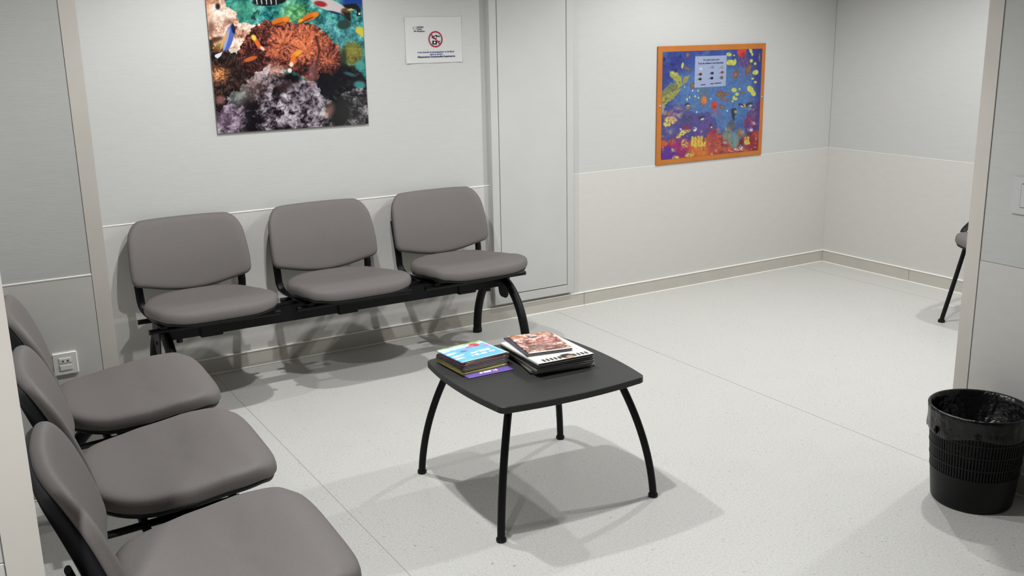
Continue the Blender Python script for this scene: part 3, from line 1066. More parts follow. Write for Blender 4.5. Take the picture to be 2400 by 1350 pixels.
def bench(name, label, group, loc, rz, xs, frames, beam):
    """local frame: wall behind at y = 0, seats look towards -y"""
    root = empty(name, loc, rz)
    tag(root, label, 'bench', group)
    MB().box(beam[0], beam[1], -0.399, -0.351, 0.317, 0.399, 0.004).build('beam', M['black'], root)
    for c in xs:
        sc = put('seat_cushion', SEAT_ME[0], root, c)
        put('seat_shell', SEAT_ME[1], sc)
        br = put('backrest', BACK_ME[0], root, c)
        put('back_shell', BACK_ME[1], br)
        for me in UP_ME:
            put('back_upright', me, root, c)
        for me in CT_ME:
            put('cross_tube', me, root, c)
        put('beam_clamp', CL_ME, root, c + 0.0)
        put('seat_bracket', BR_ME, root, c)
    for fx in frames:
        sg = -1 if fx < sum(frames) / 2 else 1
        for s, foot in ((-1, -0.635), (1, -0.120)):
            top = -0.382 if s < 0 else -0.368
            dy = foot - top
            pts = []
            for k in range(17):
                a = k / 16 * math.pi / 2
                pts.append((fx, top + dy * math.sin(a), 0.012 + 0.355 * (0.12 * (1 - k / 16) + 0.88 * math.cos(a))))
            lg = MB().tube(pts, 0.0225, 16, side=(1, 0, 0)).build('leg', M['black'], root, True, 50)
            MB().lathe([(0.0235, 0.0), (0.025, 0.004), (0.025, 0.020), (0.022, 0.027)], 20, fx, foot).build('foot_cap', M['plastic'], lg, True, 40)
        # end plate closing the beam
        out = round_poly([(-0.412, 0.25), (-0.338, 0.25), (-0.305, 0.36), (-0.322, 0.405), (-0.425, 0.405), (-0.44, 0.36)], [0.02] * 6, 5)
        mb = MB()
        x0 = fx + sg * 0.020
        v0 = [mb.bm.verts.new((x0, a, b)) for a, b in out]
        v1 = [mb.bm.verts.new((x0 + sg * 0.006, a, b)) for a, b in out]
        mb.bm.faces.new(v0)
        mb.bm.faces.new(v1)
        for k in range(len(out)):
            k2 = (k + 1) % len(out)
            mb.bm.faces.new((v0[k], v0[k2], v1[k2], v1[k]))
        ep = mb.build('end_plate', M['plastic'], root)
        MB().tube([(x0 + sg * 0.004, -0.374, 0.31), (x0 + sg * 0.011, -0.374, 0.31)], 0.008, 12).build('bolt', M['black'], ep)
        MB().tube([(fx - sg * 0.07, -0.374, 0.322), (fx - sg * 0.07, -0.374, 0.298)], 0.014, 12).build('levelling_knob', M['plastic'], root)
    return root


bench('beam_bench', 'three-seat grey beam bench under the large reef photograph on the back wall', 'grey three-seat beam benches',
      (0, 0, 0), 0.0, [-4.338, -3.690, -3.043], [-4.545, -2.835], (-4.545, -2.80))
RB = math.radians(90 - 2.0)
# the side bench stands in front of the left wall; local x runs into the room depth
bench('beam_bench', 'three-seat grey beam bench along the left wall, nearest the camera', 'grey three-seat beam benches',
      (-5.262, -2.045, 0), RB, [-0.645, 0.0, 0.642], [-0.83, 0.785], (-0.83, 0.785))


# ------------------------------------------------------------------ side chair beyond the partition
def side_chair():
    root = empty('side_chair', (-0.024, -1.70, 0), math.radians(-90))
    tag(root, 'grey padded chair with black splayed legs half hidden behind the right partition', 'chair')
    sc = put('seat_cushion', SEAT_ME[0], root)
    put('seat_shell', SEAT_ME[1], sc)
    br = put('backrest', BACK_ME[0], root)
    put('back_shell', BACK_ME[1], br)
    for me in UP_ME:
        put('back_upright', me, root)
    for sx in (-1, 1):
        for (y0, y1) in ((-0.47, -0.600), (-0.30, -0.08)):
            lg = MB().tube(crom([(sx * 0.262, y0, 0.415), (sx * 0.270, (y0 + y1) / 2, 0.21), (sx * 0.278, y1, 0.012)], 6), (0.0145, 0.0105), 14, side=(0, 1, 0)).build('leg', M['black'], root, True, 50)
            MB().lathe([(0.018, 0.0), (0.019, 0.003), (0.018, 0.014), (0.015, 0.016)], 16, sx * 0.278, y1).build('foot_cap', M['plastic'], lg, True, 40)
        MB().tube(crom([(sx * 0.262, -0.47, 0.412), (sx * 0.262, -0.28, 0.400)], 2), 0.011, 10).build('side_rail', M['black'], root, True, 50)
        MB().tube(crom([(sx * 0.266, -0.500, 0.497), (sx * 0.268, -0.47, 0.520), (sx * 0.270, -0.38, 0.560), (sx * 0.270, -0.22, 0.60), (sx * 0.262, -0.09, 0.62)], 6), (0.018, 0.009), 12, side=(1, 0, 0)).build('armrest', M['plastic'], root, True, 50)
        MB().tube(crom([(sx * 0.262, -0.33, 0.402), (sx * 0.276, -0.33, 0.50), (sx * 0.271, -0.33, 0.573)], 5), 0.010, 10).build('armrest_post', M['black'], root, True, 50)
    return root


side_chair()


# ------------------------------------------------------------------ coffee table
def coffee_table():
    root = empty('coffee_table', (-3.601, -1.915, 0), math.radians(-1.4))
    tag(root, 'low square charcoal coffee table with bowed edges and four curved black legs', 'table')
    c, sag, r = 0.281, 0.025, 0.045
    out = []
    for q in range(4):
        a = q * math.pi / 2
        ca, sa = math.cos(a), math.sin(a)
        for k in range(25):
            t = 0.90 - 1.80 * k / 24
            x, y = c * t, c + sag * (1 - t * t) - 0.0
            out.append((x * ca - y * sa, x * sa + y * ca))
        t = -0.90
        p0 = Vector((c * t, c + sag * (1 - t * t)))
        p1 = Vector((-c - 0.004, c + 0.004))
        p2 = Vector((-(c + sag * (1 - t * t)), -c * t))
        for k in range(1, 9):
            u = k / 9
            p = p0 * (1 - u) ** 2 + p1 * (2 * u * (1 - u)) + p2 * u * u
            out.append((p.x * ca - p.y * sa, p.x * sa + p.y * ca))
    TZ, TH = 0.447, 0.024
    mb = MB()
    rings = []
    for (g, z) in ((0.0022, TZ - TH), (0.0, TZ - TH + 0.0018), (0.0, TZ - 0.0022), (0.0022, TZ)):
        rings.append([mb.bm.verts.new((x * (1 - g / 0.3), y * (1 - g / 0.3), z)) for x, y in out])
    n = len(out)
    for a, b in zip(rings, rings[1:]):
        for k in range(n):
            mb.bm.faces.new((a[k], a[(k + 1) % n], b[(k + 1) % n], b[k])).material_index = 1
    mb.bm.faces.new(rings[-1])
    mb.bm.faces.new(list(reversed(rings[0])))
    mb.build('tabletop', [M['top'], M['topedge']], root)
    for sx in (-1, 1):
        for sy in (-1, 1):
            pts = []
            for k in range(15):
                h = k / 14
                z = 0.012 + (TZ - TH - 0.012) * h
                ins = 0.088 * (0.25 * h + 0.75 * h * h)
                pts.append((sx * (0.307 - ins), sy * (0.306 - ins), z))
            lg = MB().tube(pts, 0.0132, 16).build('leg', M['black'], root, True, 50)
            MB().lathe([(0.0158, 0.0), (0.0172, 0.003), (0.0172, 0.010), (0.0145, 0.014)], 20, sx * 0.307, sy * 0.306).build('foot_cap', M['plastic'], lg, True, 40)
            MB().lathe([(0.026, TZ - TH - 0.004), (0.026, TZ - TH)], 20, sx * 0.219, sy * 0.218).build('leg_flange', M['black'], lg)
    return root


coffee_table()
TOPZ = 0.4472


# ------------------------------------------------------------------ magazines
def cover_art(kind, w, d, u, v):
    """u 0..1 left to right, v 0..1 bottom to top of the cover"""
    X, Y = u * 200, v * 200 * d / w
    H = 200 * d / w
    A = Art(X, Y, (120, 120, 120))
    n = fbm(X / 22, Y / 22, 4, 201)
    n3 = fbm(X / 8, Y / 8, 3, 202)
    if kind == 'blue':
        A.C[:] = (112, 190, 232)
        A.put(sstep(0.5, 0.65, n) * 0.35, (150, 214, 244))
        A.poly([(0, H), (0, H * 0.78), (60, H * 0.8), (200, H * 0.88), (200, H)], (226, 236, 246), 10, 20, 1, 0.85)
        A.put(A.emask(20, H * 0.62, 26, 9, 10, 0.4), (236, 240, 250))
        A.put(A.emask(28, H * 0.42, 30, 7, 8, 0.4), (244, 246, 252))
        A.put(A.emask(16, H * 0.26, 26, 7, 8, 0.4), (238, 244, 252))
        A.put(A.emask(76, H * 0.62, 16, 8, 0, 0.3), (120, 110, 168))
        A.put(A.emask(150, H * 0.86, 20, 20, 0, 0.25), (206, 62, 66))
        A.put(A.emask(122, H * 0.80, 24, 10, 20, 0.4), (196, 120, 160))
        A.put(A.emask(186, H * 0.66, 16, 12, 0, 0.4), (216, 130, 176))
        A.put(sstep(8, 4, np.minimum(Y, 200 - X)) * 0.8, (226, 242, 250))
        for r, (x0, x1, yy) in enumerate([(84, 172, 0.42), (70, 176, 0.26)]):
            word = (X > x0) & (X < x1) & (np.abs(Y - H * yy - (X - x0) * 0.03) < 7) & (vnoise(X / 5.5, Y / 60 + r * 9, 7) > 0.34)
            A.put(word.astype(float), (246, 250, 252))
    elif kind == 'green':
        A.C[:] = (122, 176, 66)
        A.put(sstep(0.5, 0.65, n), (196, 216, 120))
        A.put(sstep(0.6, 0.7, n3) * 0.6, (232, 240, 190))
    elif kind == 'purple':
        A.C[:] = (116, 96, 178)
        A.put(sstep(0.5, 0.7, n) * 0.5, (136, 116, 196))
        w1 = (X > 62) & (X < 140) & (np.abs(Y - H * 0.13 - (X - 62) * 0.05) < 7.5) & (vnoise(X / 5.0, Y / 80, 9) > 0.36)
        A.put(w1.astype(float), (238, 232, 246))
        A.put(A.emask(126, H * 0.06, 12, 6, 30, 0.3), (196, 90, 80))
    elif kind == 'face':
        A.C[:] = pal(stretch(0.6 * n + 0.4 * n3, 0.32, 0.66), [(0, (62, 36, 34)), (0.3, (138, 84, 72)), (0.6, (196, 140, 122)), (0.85, (232, 208, 196)), (1, (246, 238, 232))])
        A.put(A.emask(120, H * 0.5, 60, 36, 20, 0.8) * 0.7, pal(stretch(n3), [(0, (150, 82, 80)), (1, (216, 146, 138))]))
        A.put(A.emask(70, H * 0.25, 60, 26, 10, 0.5) * 0.7, (112, 98, 88))
        A.put(A.emask(24, H * 0.88, 40, 24, 0, 0.7) * 0.7, (186, 112, 64))
        A.put(A.emask(150, H * 0.9, 46, 24, 0, 0.7) * 0.6, (190, 130, 90))
        A.put(A.emask(100, H * 0.82, 20, 20, 0, 0.4) * 0.9, (70, 42, 40))
        A.put(A.emask(180, H * 0.45, 14, 20, 30, 0.4) * 0.9, (130, 60, 60))
        A.put(sstep(14, 8, Y + (n3 - 0.5) * 12), (238, 232, 226))
        wd = (np.abs(Y - H * 0.86) < 8) & (X > 80) & (X < 128) & (vnoise(X / 5, Y / 60, 12) > 0.45)
        A.put(wd.astype(float) * 0.8, (232, 224, 216))
    elif kind == 'white':
        A.C[:] = (236, 234, 226)
        A.put(sstep(0.55, 0.7, n) * 0.3, (222, 220, 212))
        A.put(A.emask(116, H * 0.095, 24, 20, 0, 0.2), (30, 22, 20))
        A.put(A.emask(122, H * 0.055, 13, 14, 0, 0.25), (196, 150, 124))
        ty = H * 0.08
        w1 = (((X > 24) & (X < 92)) | ((X > 136) & (X < 194))) & (np.abs(Y - ty) < 14) & (np.abs(((X - 24) % 14.0) - 6) < 5.4 - 2.0 * np.abs((Y - ty) / 14))
        A.put(w1.astype(float), (22, 22, 24))
        A.put(A.emask(190, H * 0.8, 6, 40, 0, 0.5) * 0.5, (196, 196, 190))
    return A.C


def magazine(label, group, x, y, z, w, d, t, rot, cover, pages, art=None, curl=0.0, spine='left'):
    root = empty('magazine', (x, y, z), math.radians(rot))
    tag(root, label, 'magazine', group)
    nx, ny = (44, 44) if art else (9, 9)
    us = np.linspace(0, 1, nx)
    vs = np.linspace(0, 1, ny)
    gu, gv = np.meshgrid(us, vs)
    gu = gu.ravel()
    gv = gv.ravel()

    def zc(u, v):
        return curl * ((1 - u) ** 2 * 0.2 - (1 - v) ** 3 * 1.0)
    if art:
        C = cover_art(art, w, d, gu, gv)
    else:
        C = np.tile(np.array(cover, float), (len(gu), 1)) + (fbm(gu * 9, gv * 9, 3, int(x * -900) % 97)[:, None] - 0.5) * 50
    ct = 0.0006
    # cover: top sheet, wrapped down the spine and back under the pages
    tops = np.stack([(gu - 0.5) * w, (gv - 0.5) * d, t + zc(gu, gv)], 1)
    bots = np.stack([(gu - 0.5) * w, (gv - 0.5) * d, np.zeros_like(gu) + np.minimum(0.0, 0 * gu)], 1)
    n = len(gu)
    idx = np.arange(n).reshape(ny, nx)

    def quads(i, flip=False):
        q = np.stack([i[:-1, :-1], i[:-1, 1:], i[1:, 1:], i[1:, :-1]], -1).reshape(-1, 4)
        return q[:, ::-1] if flip else q
    tin = tops - np.array([0, 0, ct])
    bin_ = bots + np.array([0, 0, ct])
    co = np.concatenate([tops, tin, bots, bin_])
    Q = [quads(idx), quads(idx + n, True), quads(idx + 2 * n, True), quads(idx + 3 * n)]

    def strip(a, b):
        return np.stack([a[:-1], a[1:], b[1:], b[:-1]], -1)
    for e in (idx[0, :], idx[-1, ::-1], idx[:, -1], idx[::-1, 0]):
        Q.append(strip(e + n, e))
        Q.append(strip(e + 2 * n, e + 3 * n))
    sp = idx[::-1, 0] if spine == 'left' else idx[0, :]
    Q.append(strip(sp + 2 * n, sp))
    CC = np.concatenate([C, C * 0.0 + 232, np.tile(np.array(cover, float), (n, 1)), C * 0.0 + 232])
    colour_mesh('cover', co, np.concatenate(Q), CC, M['cover'], root, 0.9)
    # page block
    me = bpy.data.meshes.new('pages')
    g = 0.0012
    k = 9
    vv = []
    for lay in (0, 1):
        for j in range(k):
            for i in range(k):
                u, v = i / (k - 1), j / (k - 1)
                zz = ct + 0.0001 if lay == 0 else t + float(zc(u, v)) - ct - 0.0001
                vv.append(((u - 0.5) * (w - 2 * g), (v - 0.5) * (d - 2 * g), zz))
    ff = []
    for j in range(k - 1):
        for i in range(k - 1):
            a = j * k + i
            ff.append((a, a + k, a + k + 1, a + 1))
            b = k * k + a
            ff.append((b, b + 1, b + k + 1, b + k))
    for i in range(k - 1):
        for (a, b) in ((i, i + 1), ((k - 1) * k + i + 1, (k - 1) * k + i), ((i + 1) * k, i * k), (i * k + k - 1, (i + 1) * k + k - 1)):
            ff.append((a, b, b + k * k, a + k * k))
    me.from_pydata(vv, [], ff)
    pm = newmat('page_edges', tuple(int(c * 0.72) for c in pages), 0.7, 0.2)  # page colour darkened to carry the shade on the stacks' near side
    link('pages', me, pm, root)
    return root


GL = "children's magazines stacked on the coffee table"
z = TOPZ
left = [
    ('violet magazine at the bottom of the small stack, its front edge showing a white title', -3.757, -1.795, 0.178, 0.214, 0.0050, -1.0, (96, 78, 160), (92, 78, 130), 'purple'),
    ('olive-green magazine lying directly on the violet one in the small stack', -3.763, -1.765, 0.186, 0.196, 0.0050, 2.0, (150, 140, 70), (168, 158, 96), None),
    ('mustard-yellow magazine third from the bottom of the small stack', -3.760, -1.757, 0.190, 0.186, 0.0045, 3.0, (128, 118, 44), (172, 160, 70), None),
    ('dark olive magazine fourth from the bottom of the small stack', -3.758, -1.758, 0.190, 0.186, 0.0045, 4.0, (104, 98, 36), (158, 146, 62), None),
    ('black-covered thin magazine in the middle of the small stack', -3.757, -1.758, 0.192, 0.182, 0.0040, 3.0, (30, 30, 40), (150, 146, 160), None),
    ('dark indigo magazine above the middle of the small stack', -3.755, -1.756, 0.194, 0.178, 0.0045, 5.0, (44, 40, 70), (110, 100, 120), None),
    ('dark red magazine third from the top of the small stack', -3.752, -1.756, 0.196, 0.176, 0.0045, 5.0, (104, 40, 44), (118, 62, 60), None),
    ('green-covered magazine second from the top, showing behind the sky-blue one', -3.742, -1.736, 0.190, 0.190, 0.0040, 6.0, (110, 160, 60), (70, 60, 60), 'green'),
    ('sky-blue magazine with white lettering on top of the small stack', -3.751, -1.748, 0.194, 0.168, 0.0042, 4.5, (110, 184, 228), (60, 62, 70), 'blue')]
for lb, x, y, w, d, t, r, cv, pg, art in left:
    magazine(lb, GL, x, y, z, w, d, t, r, cv, pg, art)
    z += t + 0.0004
GR = 'glossy magazines stacked on the coffee table'
z = TOPZ
right = [
    ('grey-white magazine at the very bottom of the large stack', -3.490, -1.842, 0.236, 0.318, 0.0060, -10.5, (150, 150, 140), (196, 194, 184), None),
    ('grey-covered magazine second from the bottom of the large stack, jutting out at left', -3.500, -1.845, 0.234, 0.312, 0.0062, -12.0, (128, 126, 118), (214, 212, 202), None),
    ('dark grey magazine third from the bottom of the large stack', -3.512, -1.868, 0.226, 0.300, 0.0068, -7.0, (92, 92, 84), (176, 174, 164), None),
    ('thick white-edged magazine fourth from the bottom of the large stack', -3.514, -1.874, 0.226, 0.296, 0.0072, -6.0, (196, 194, 182), (160, 158, 148), None),
    ('black-covered magazine fifth from the bottom of the large stack', -3.518, -1.878, 0.224, 0.290, 0.0070, -5.0, (40, 38, 40), (120, 118, 112), None),
    ('charcoal magazine just below the white-covered one in the large stack', -3.520, -1.880, 0.222, 0.284, 0.0072, -4.0, (64, 62, 62), (112, 110, 104), None),
    ('white-covered magazine with bold black title along its near edge', -3.522, -1.884, 0.224, 0.284, 0.0080, -3.0, (206, 202, 194), (104, 103, 98), 'white'),
    ('small silver-grey magazine lying second from the top of the large stack', -3.530, -1.836, 0.172, 0.232, 0.0050, -10.0, (90, 88, 100), (128, 126, 132), None),
    ('small magazine with brown and pink photo cover on top of the large stack', -3.521, -1.838, 0.166, 0.224, 0.0046, -11.0, (30, 26, 32), (84, 82, 82), 'face')]
for i, (lb, x, y, w, d, t, r, cv, pg, art) in enumerate(right):
    magazine(lb, GR, x, y, z, w, d, t, r, cv, pg, art)
    z += t + 0.0004


# ------------------------------------------------------------------ things on the walls
pic = empty('reef_photograph', (0, 0, 0))
tag(pic, 'large glossy photograph of an orange sea anemone on a coral reef', 'picture')
PX0, PX1, PZ0, PZ1 = -4.130, -3.369, 1.163, 2.16
MB().box(PX0, PX1, -0.0115, -0.0055, PZ0, PZ1).build('backing_panel', M['grey'], pic)
print_grid('print', PX0 + 0.0005, PX1 - 0.0005, PZ0 + 0.0005, PZ1 - 0.0005, -0.012, 400, 500, paint_reef, M['print'], pic, 0.88)
for xx in (PX0 + 0.1, PX1 - 0.1):
    MB().box(xx - 0.03, xx + 0.03, -0.0056, -0.0012, 1.3, 1.36).build('wall_fixing', M['grey'], pic)

sg = empty('notice_sheet', (-2.978, -0.001, 1.566), 0)
tag(sg, 'white laminated notice with a red no-photography sign beside the access door', 'notice')
sw, sh = 0.324, 0.229
gx = np.linspace(-sw / 2, sw / 2, 25)
gz = np.linspace(-sh / 2, sh / 2, 19)
nm_ = MB()
lay = []
for off in (0.0, 0.0006):
    vv = {}
    for j, zz in enumerate(gz):
        for i, xx in enumerate(gx):
            lift = 0.0012 + 0.003 * max(0, abs(xx / (sw / 2)) - 0.75) * 4 * max(0, abs(zz / (sh / 2)) - 0.6) * 2.5 + 0.0012 * (math.sin(xx * 33) * 0.5 + 0.5) * abs(zz / (sh / 2)) ** 3
            vv[i, j] = nm_.bm.verts.new((xx, -lift - off, zz))
    lay.append(vv)
for vv in lay:
    for j in range(18):
        for i in range(24):
            nm_.bm.faces.new((vv[i, j], vv[i + 1, j], vv[i + 1, j + 1], vv[i, j + 1]))
rim_ = [(i, 0) for i in range(24)] + [(24, j) for j in range(18)] + [(i, 18) for i in range(24, 0, -1)] + [(0, j) for j in range(18, 0, -1)]
for a_, b_ in zip(rim_, rim_[1:] + rim_[:1]):
    nm_.bm.faces.new((lay[0][a_], lay[0][b_], lay[1][b_], lay[1][a_]))
me = nm_.mesh('sheet')
M['lam'] = newmat('laminated_paper', (196, 196, 193), 0.3, 0.4)
link('sheet', me, M['lam'], sg)
yy = -0.0040


def flat(name, polys, mat, parent, y=yy, t=0.0003):
    mb = MB()
    for pts in polys:
        v0 = [mb.bm.verts.new((a, y, b)) for a, b in pts]
        v1 = [mb.bm.verts.new((a, y - t, b)) for a, b in pts]
        mb.bm.faces.new(v0)
        mb.bm.faces.new(v1)
        n = len(pts)
        for k in range(n):
            mb.bm.faces.new((v0[k], v0[(k + 1) % n], v1[(k + 1) % n], v1[k]))
    return mb.build(name, mat, parent)


def ringm(name, cx, cz, r0, r1, mat, parent, y=yy, a0=0, a1=360, n=48):
    mb = MB()
    P = []
    for k in range(n + 1):
        a = math.radians(a0 + (a1 - a0) * k / n)
        P.append([mb.bm.verts.new((cx + r * math.cos(a), y, cz + r * math.sin(a))) for r in (r0, r1)])
    for a, b in zip(P, P[1:]):
        mb.bm.faces.new((a[0], b[0], b[1], a[1]))
    return mb.build(name, mat, parent)


ccx, ccz, cr = 0.008, 0.004, 0.0405
ringm('prohibition_ring', ccx, ccz, cr - 0.0065, cr, M['ink_red'], sg, yy - 0.0004)
d_ = cr - 0.003
c45 = math.cos(math.radians(45))
flat('prohibition_bar', [[(ccx - d_ * c45 - 0.002, ccz + d_ * c45 - 0.002), (ccx - d_ * c45 + 0.002, ccz + d_ * c45 + 0.002), (ccx + d_ * c45 + 0.002, ccz - d_ * c45 + 0.002), (ccx + d_ * c45 - 0.002, ccz - d_ * c45 - 0.002)]], M['ink_red'], sg, yy - 0.0005)
# still camera and film camera pictograms
bx0, bz0 = ccx - 0.019, ccz - 0.026
flat('camera_pictogram', [[(bx0, bz0), (bx0 + 0.026, bz0), (bx0 + 0.026, bz0 + 0.017), (bx0, bz0 + 0.017)], [(bx0 + 0.003, bz0 + 0.017), (bx0 + 0.009, bz0 + 0.017), (bx0 + 0.009, bz0 + 0.020), (bx0 + 0.003, bz0 + 0.020)]], M['ink_black'], sg)
ringm('camera_pictogram_lens', bx0 + 0.013, bz0 + 0.009, 0.0, 0.0045, M['ink_white'], sg, yy - 0.0006, n=20)
flat('film_camera_pictogram', [
    [(ccx - 0.025, ccz + 0.010), (ccx - 0.012, ccz + 0.016), (ccx + 0.006, ccz + 0.016), (ccx + 0.006, ccz + 0.003), (ccx - 0.014, ccz + 0.003), (ccx - 0.018, ccz + 0.008)],
    [(ccx - 0.003, ccz + 0.016), (ccx + 0.009, ccz + 0.016), (ccx + 0.007, ccz + 0.021), (ccx - 0.001, ccz + 0.021)],
    [(ccx + 0.006, ccz + 0.013), (ccx + 0.026, ccz + 0.012), (ccx + 0.026, ccz + 0.016), (ccx + 0.006, ccz + 0.018)],
    [(ccx + 0.010, ccz - 0.012), (ccx + 0.026, ccz - 0.008), (ccx + 0.024, ccz - 0.014)]], M['ink_black'], sg)
ringm('film_camera_reel', ccx - 0.001, ccz + 0.010, 0.0, 0.0042, M['ink_white'], sg, yy - 0.0006, n=20)
text_on_wall('notice_text', 'Il est interdit de photographier et de filmer', 0.010, yy - 0.0003, -0.060, 0.0105, M['ink_blue'], sg, 0.0002, 0.212)
text_on_wall('notice_text', 'dans le service', 0.010, yy - 0.0003, -0.0715, 0.0105, M['ink_blue'], sg, 0.0002, 0.074)
text_on_wall('notice_text', "d'Explorations Fonctionnelles Respiratoires", 0.010, yy - 0.0003, -0.0835, 0.0105, M['ink_navy'], sg, 0.0004, 0.218)
text_on_wall('logo_text', 'Institut', -0.095, yy - 0.0003, 0.066, 0.0100, M['ink_navy'], sg, 0.0003, 0.036, align='LEFT')
text_on_wall('logo_text', 'Cœur', -0.095, yy - 0.0003, 0.0555, 0.0100, M['ink_navy'], sg, 0.0003, 0.028, align='LEFT')
text_on_wall('logo_text', 'Poumon', -0.095, yy - 0.0003, 0.045, 0.0100, M['ink_navy'], sg, 0.0003, 0.042, align='LEFT')
ringm('logo_arc', -0.112, 0.060, 0.0045, 0.0065, M['ink_green'], sg, yy - 0.0002, 50, 310, 24)
ringm('logo_arc', -0.103, 0.061, 0.0030, 0.0060, M['ink_green'], sg, yy - 0.0002, -80, 80, 16)
text_on_wall('logo_text', 'CHU', -0.1065, yy - 0.0003, 0.0455, 0.0085, M['ink_navy'], sg, 0.0003, 0.015)

po = empty('sea_poster', (0, 0, 0))
tag(po, 'orange-framed painting of sea animals with a small quiz sheet at its top', 'picture')
QX0, QX1, QZ0, QZ1 = -1.508, -0.636, 0.797, 1.500
MB().box(QX0, QX1, -0.0115, -0.001, QZ0, QZ1, 0.002, 1).build('backing_board', M['orange'], po)
IX0, IX1, IZ0, IZ1 = -1.473, -0.668, 0.827, 1.467
print_grid('print', IX0, IX1, IZ0, IZ1, -0.0124, 330, 270, paint_sea, M['print2'], po, 0.82)
quiz = MB().box(-1.222, -0.968, -0.0132, -0.0124, 1.248, 1.434).build('quiz_sheet', newmat('pale_blue_paper', (140, 152, 178), 0.55, 0.3), po)
text_on_wall('quiz_text', 'Un petit quiz pour', -1.092, -0.0134, 1.411, 0.0150, M['ink_navy'], quiz, 0.0004, 0.132)
text_on_wall('quiz_text', 'Tous les enfants à qui attendent', -1.096, -0.0134, 1.391, 0.0150, M['ink_navy'], quiz, 0.0005, 0.205)
fishes = [(-1.175, 1.360, (168, 182, 190)), (-1.080, 1.366, (124, 120, 132)), (-1.003, 1.362, (120, 138, 120)),
          (-1.176, 1.327, (112, 26, 40)), (-1.082, 1.330, (34, 44, 84)), (-1.000, 1.332, (128, 60, 80)),
          (-1.178, 1.298, (40, 56, 60)), (-1.084, 1.300, (24, 34, 66)), (-1.003, 1.300, (96, 86, 84))]
for k, (fx, fz, fc) in enumerate(fishes):
    pts = []
    for j in range(14):
        a = 2 * math.pi * j / 14
        pts.append((fx + 0.0125 * math.cos(a), fz + (0.0085 if k != 8 else 0.011) * math.sin(a)))
    tail = [(fx - 0.010, fz), (fx - 0.0165, fz + 0.006), (fx - 0.0165, fz - 0.006)]
    flat('fish_picture', [pts, tail], newmat('fish_ink', fc, 0.6, 0.2), quiz, -0.01325, 0.0002)
    text_on_wall('fish_number', str(k + 1), fx - 0.027, -0.0134, fz - 0.004, 0.010, M['ink_navy'], quiz)
for (xa, xb, zz) in ((-1.172, -1.134, 1.263), (-1.096, -1.066, 1.266), (-1.060, -1.006, 1.268)):
    flat('quiz_text_smudge', [[(xa, zz - 0.003), (xb, zz - 0.002), (xb, zz + 0.003), (xa, zz + 0.0025)]], M['ink_navy'], quiz, -0.01325, 0.0002)
for sx, sz in ((QX0 + 0.022, 1.150), (QX1 - 0.018, 1.166)):
    MB().lathe([(0.0075, 0.0), (0.0075, 0.003), (0.004, 0.005)], 16).build('screw', M['steel'], po)
    s_ = [c for c in po.children if c.name.startswith('screw')][-1]
    s_.rotation_euler = (math.pi / 2, 0, 0)
    s_.location = (sx, -0.0115, sz)

# wall socket on the column
so = empty('wall_socket', (-5.012, YL - 0.001, 0.490))
tag(so, 'white double wall socket low on the column behind the side bench', 'socket')
MB().box(-0.043, 0.043, -0.012, 0.0, -0.043, 0.043, 0.005, 3).build('cover_plate', M['white'], so)
ins = MB().box(-0.024, 0.024, -0.0128, -0.010, -0.026, 0.024, 0.001, 1).build('insert', M['grey'], so)
ins.data.materials[0] = newmat('socket_insert', (200, 197, 190), 0.4, 0.4)
MB().box(-0.020, 0.020, -0.0145, -0.0115, 0.003, 0.021, 0.0012, 1).build('upper_module', M['white'], so)
MB().box(-0.021, 0.021, -0.0160, -0.0115, -0.024, -0.003, 0.002, 2).build('lower_flap', M['white'], so)
for dx in (-0.008, 0.008):
    MB().box(dx - 0.003, dx + 0.003, -0.0148, -0.013, 0.007, 0.013).build('jack', M['gap'], so)

# switch plate at the edge of the picture on the partition
sp = empty('switch_plate', (XR - 0.001, -2.815, 1.060), 0)
tag(sp, 'pale switch plate on the right partition at the picture edge', 'switch')
MB().box(-0.006, 0.0, -0.060, 0.040, -0.085, 0.042, 0.0025, 2).build('cover_plate', newmat('plate_grey', (188, 188, 186), 0.5, 0.35), sp)
MB().box(-0.0085, -0.005, -0.055, 0.010, -0.060, 0.020, 0.002, 2).build('rocker', newmat('rocker_grey', (190, 190, 188), 0.5, 0.35), sp)


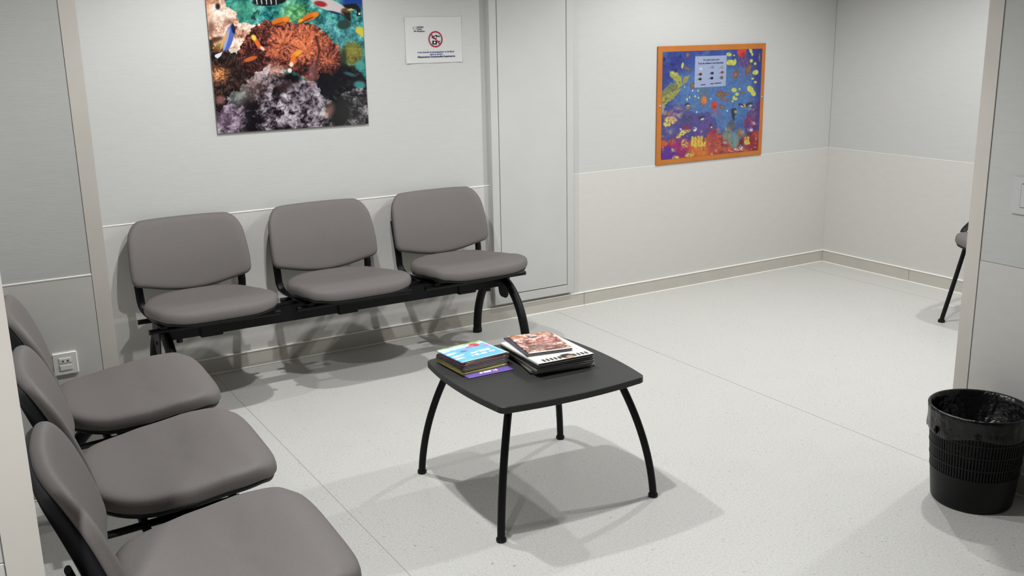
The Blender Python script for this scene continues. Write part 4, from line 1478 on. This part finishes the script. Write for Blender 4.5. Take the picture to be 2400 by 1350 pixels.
# ------------------------------------------------------------------ waste bin
def waste_bin(bx, by):
    root = empty('waste_bin', (bx, by, 0), 0.2)
    tag(root, 'black slotted plastic waste bin lined with a black bag against the partition', 'bin')
    H = 0.338
    rb, rt = 0.130, 0.160

    def rad(z):
        return rb + (rt - rb) * (z / H) ** 0.9
    zs = 0.118
    MB().lathe([(0.0001, 0.004), (rad(0) - 0.008, 0.0), (rad(0) - 0.002, 0.003), (rad(0.01), 0.010), (rad(zs), zs), (rad(zs) - 0.0025, zs), (rad(0.012) - 0.0025, 0.012), (0.0001, 0.0075)], 64).build('lower_body', M['bin'], root, True, 40)
    # rings between the rows of slots
    for z0 in (0.118, 0.160, 0.205, 0.250):
        MB().lathe([(rad(z0) - 0.0025, z0), (rad(z0) + 0.0012, z0), (rad(z0 + 0.005) + 0.0012, z0 + 0.005), (rad(z0 + 0.005) - 0.0025, z0 + 0.005)], 64, closed=True).build('slot_ring', M['bin'], root, True, 40)
    mb = MB()
    nb = 92
    for k in range(nb):
        a = 2 * math.pi * k / nb
        c, s = math.cos(a), math.sin(a)
        hw = 0.0030
        ring = []
        for z_ in (0.117, 0.29):
            r1 = rad(z_)
            r0 = r1 - 0.0028
            ring.append([mb.bm.verts.new((r * c - t * s, r * s + t * c, z_)) for r, t in ((r0, -hw), (r1, -hw), (r1, hw), (r0, hw))])
        for j in range(4):
            mb.bm.faces.new((ring[0][j], ring[0][(j + 1) % 4], ring[1][(j + 1) % 4], ring[1][j]))
    bars = mb.build('slot_bars', M['bin'], root)
    bars['kind'] = 'stuff'
    MB().lathe([(rad(0.288), 0.285), (rad(0.288) + 0.002, 0.288), (rad(H) + 0.001, H - 0.004), (rad(H), H), (rad(H) - 0.004, H), (rad(0.288) - 0.003, 0.288)], 64, closed=True).build('rim', M['bin'], root, True, 40)
    # bag: hem outside, over the rim, hanging inside
    n = 160
    prof = [(0.006, 0.262, 1.0), (0.0065, 0.275, 1.0), (0.004, 0.292, 0.8), (0.0035, 0.312, 0.6), (0.004, 0.330, 0.3), (0.004, 0.3405, 0.1), (0.0005, 0.344, 0.1), (-0.006, 0.3415, 0.2), (-0.009, 0.325, 0.6), (-0.015, 0.29, 1.0), (-0.034, 0.25, 1.5), (-0.052, 0.20, 1.8), (-0.058, 0.15, 2.0), (-0.058, 0.10, 2.2), (-0.068, 0.06, 2.2), (-0.09, 0.03, 2.0), (-0.125, 0.022, 1.0)]
    mb = MB()
    rings = []
    rnd = random.Random(5)
    ph = [rnd.uniform(0, 6.28) for _ in range(12)]
    for (dr, z_, wv) in prof:
        rg = []
        for k in range(n):
            a = 2 * math.pi * k / n
            wob = sum(math.sin(a * f + ph[i] + z_ * 30 * (1 if i % 2 else -1)) for i, f in enumerate((3, 5, 8, 13, 21, 34))) / 6
            r = rad(min(z_, H)) + dr + 0.0045 * wv * wob
            if dr > 0.003:
                r = max(r, rad(min(z_, H)) + 0.0028)
            zz = z_ + (0.010 * math.sin(a * 2 + ph[6]) + 0.006 * math.sin(a * 5 + ph[7])) * (1 if z_ < 0.28 and dr > 0 else 0)
            rg.append(mb.bm.verts.new((r * math.cos(a), r * math.sin(a), zz)))
        rings.append(rg)
    for a, b in zip(rings, rings[1:]):
        for k in range(n):
            mb.bm.faces.new((a[k], a[(k + 1) % n], b[(k + 1) % n], b[k]))
    mb.bm.faces.new(rings[-1])
    mb.build('bin_bag', M['bag'], root, True)
    # knot of the bag gathered at the side
    kn = MB()
    a0 = math.radians(150)
    base = Vector((math.cos(a0), math.sin(a0), 0))
    pts = [base * (rad(0.27) + 0.004 + 0.008 * math.sin(math.pi * t)) + Vector((0, 0, 0.262 + 0.020 * t)) for t in (0, 0.25, 0.5, 0.75, 1)]
    kn.tube(pts, 0.006, 10)
    kn.build('bag_knot', M['bag'], root, True)
    return root


waste_bin(-2.392, -2.842)
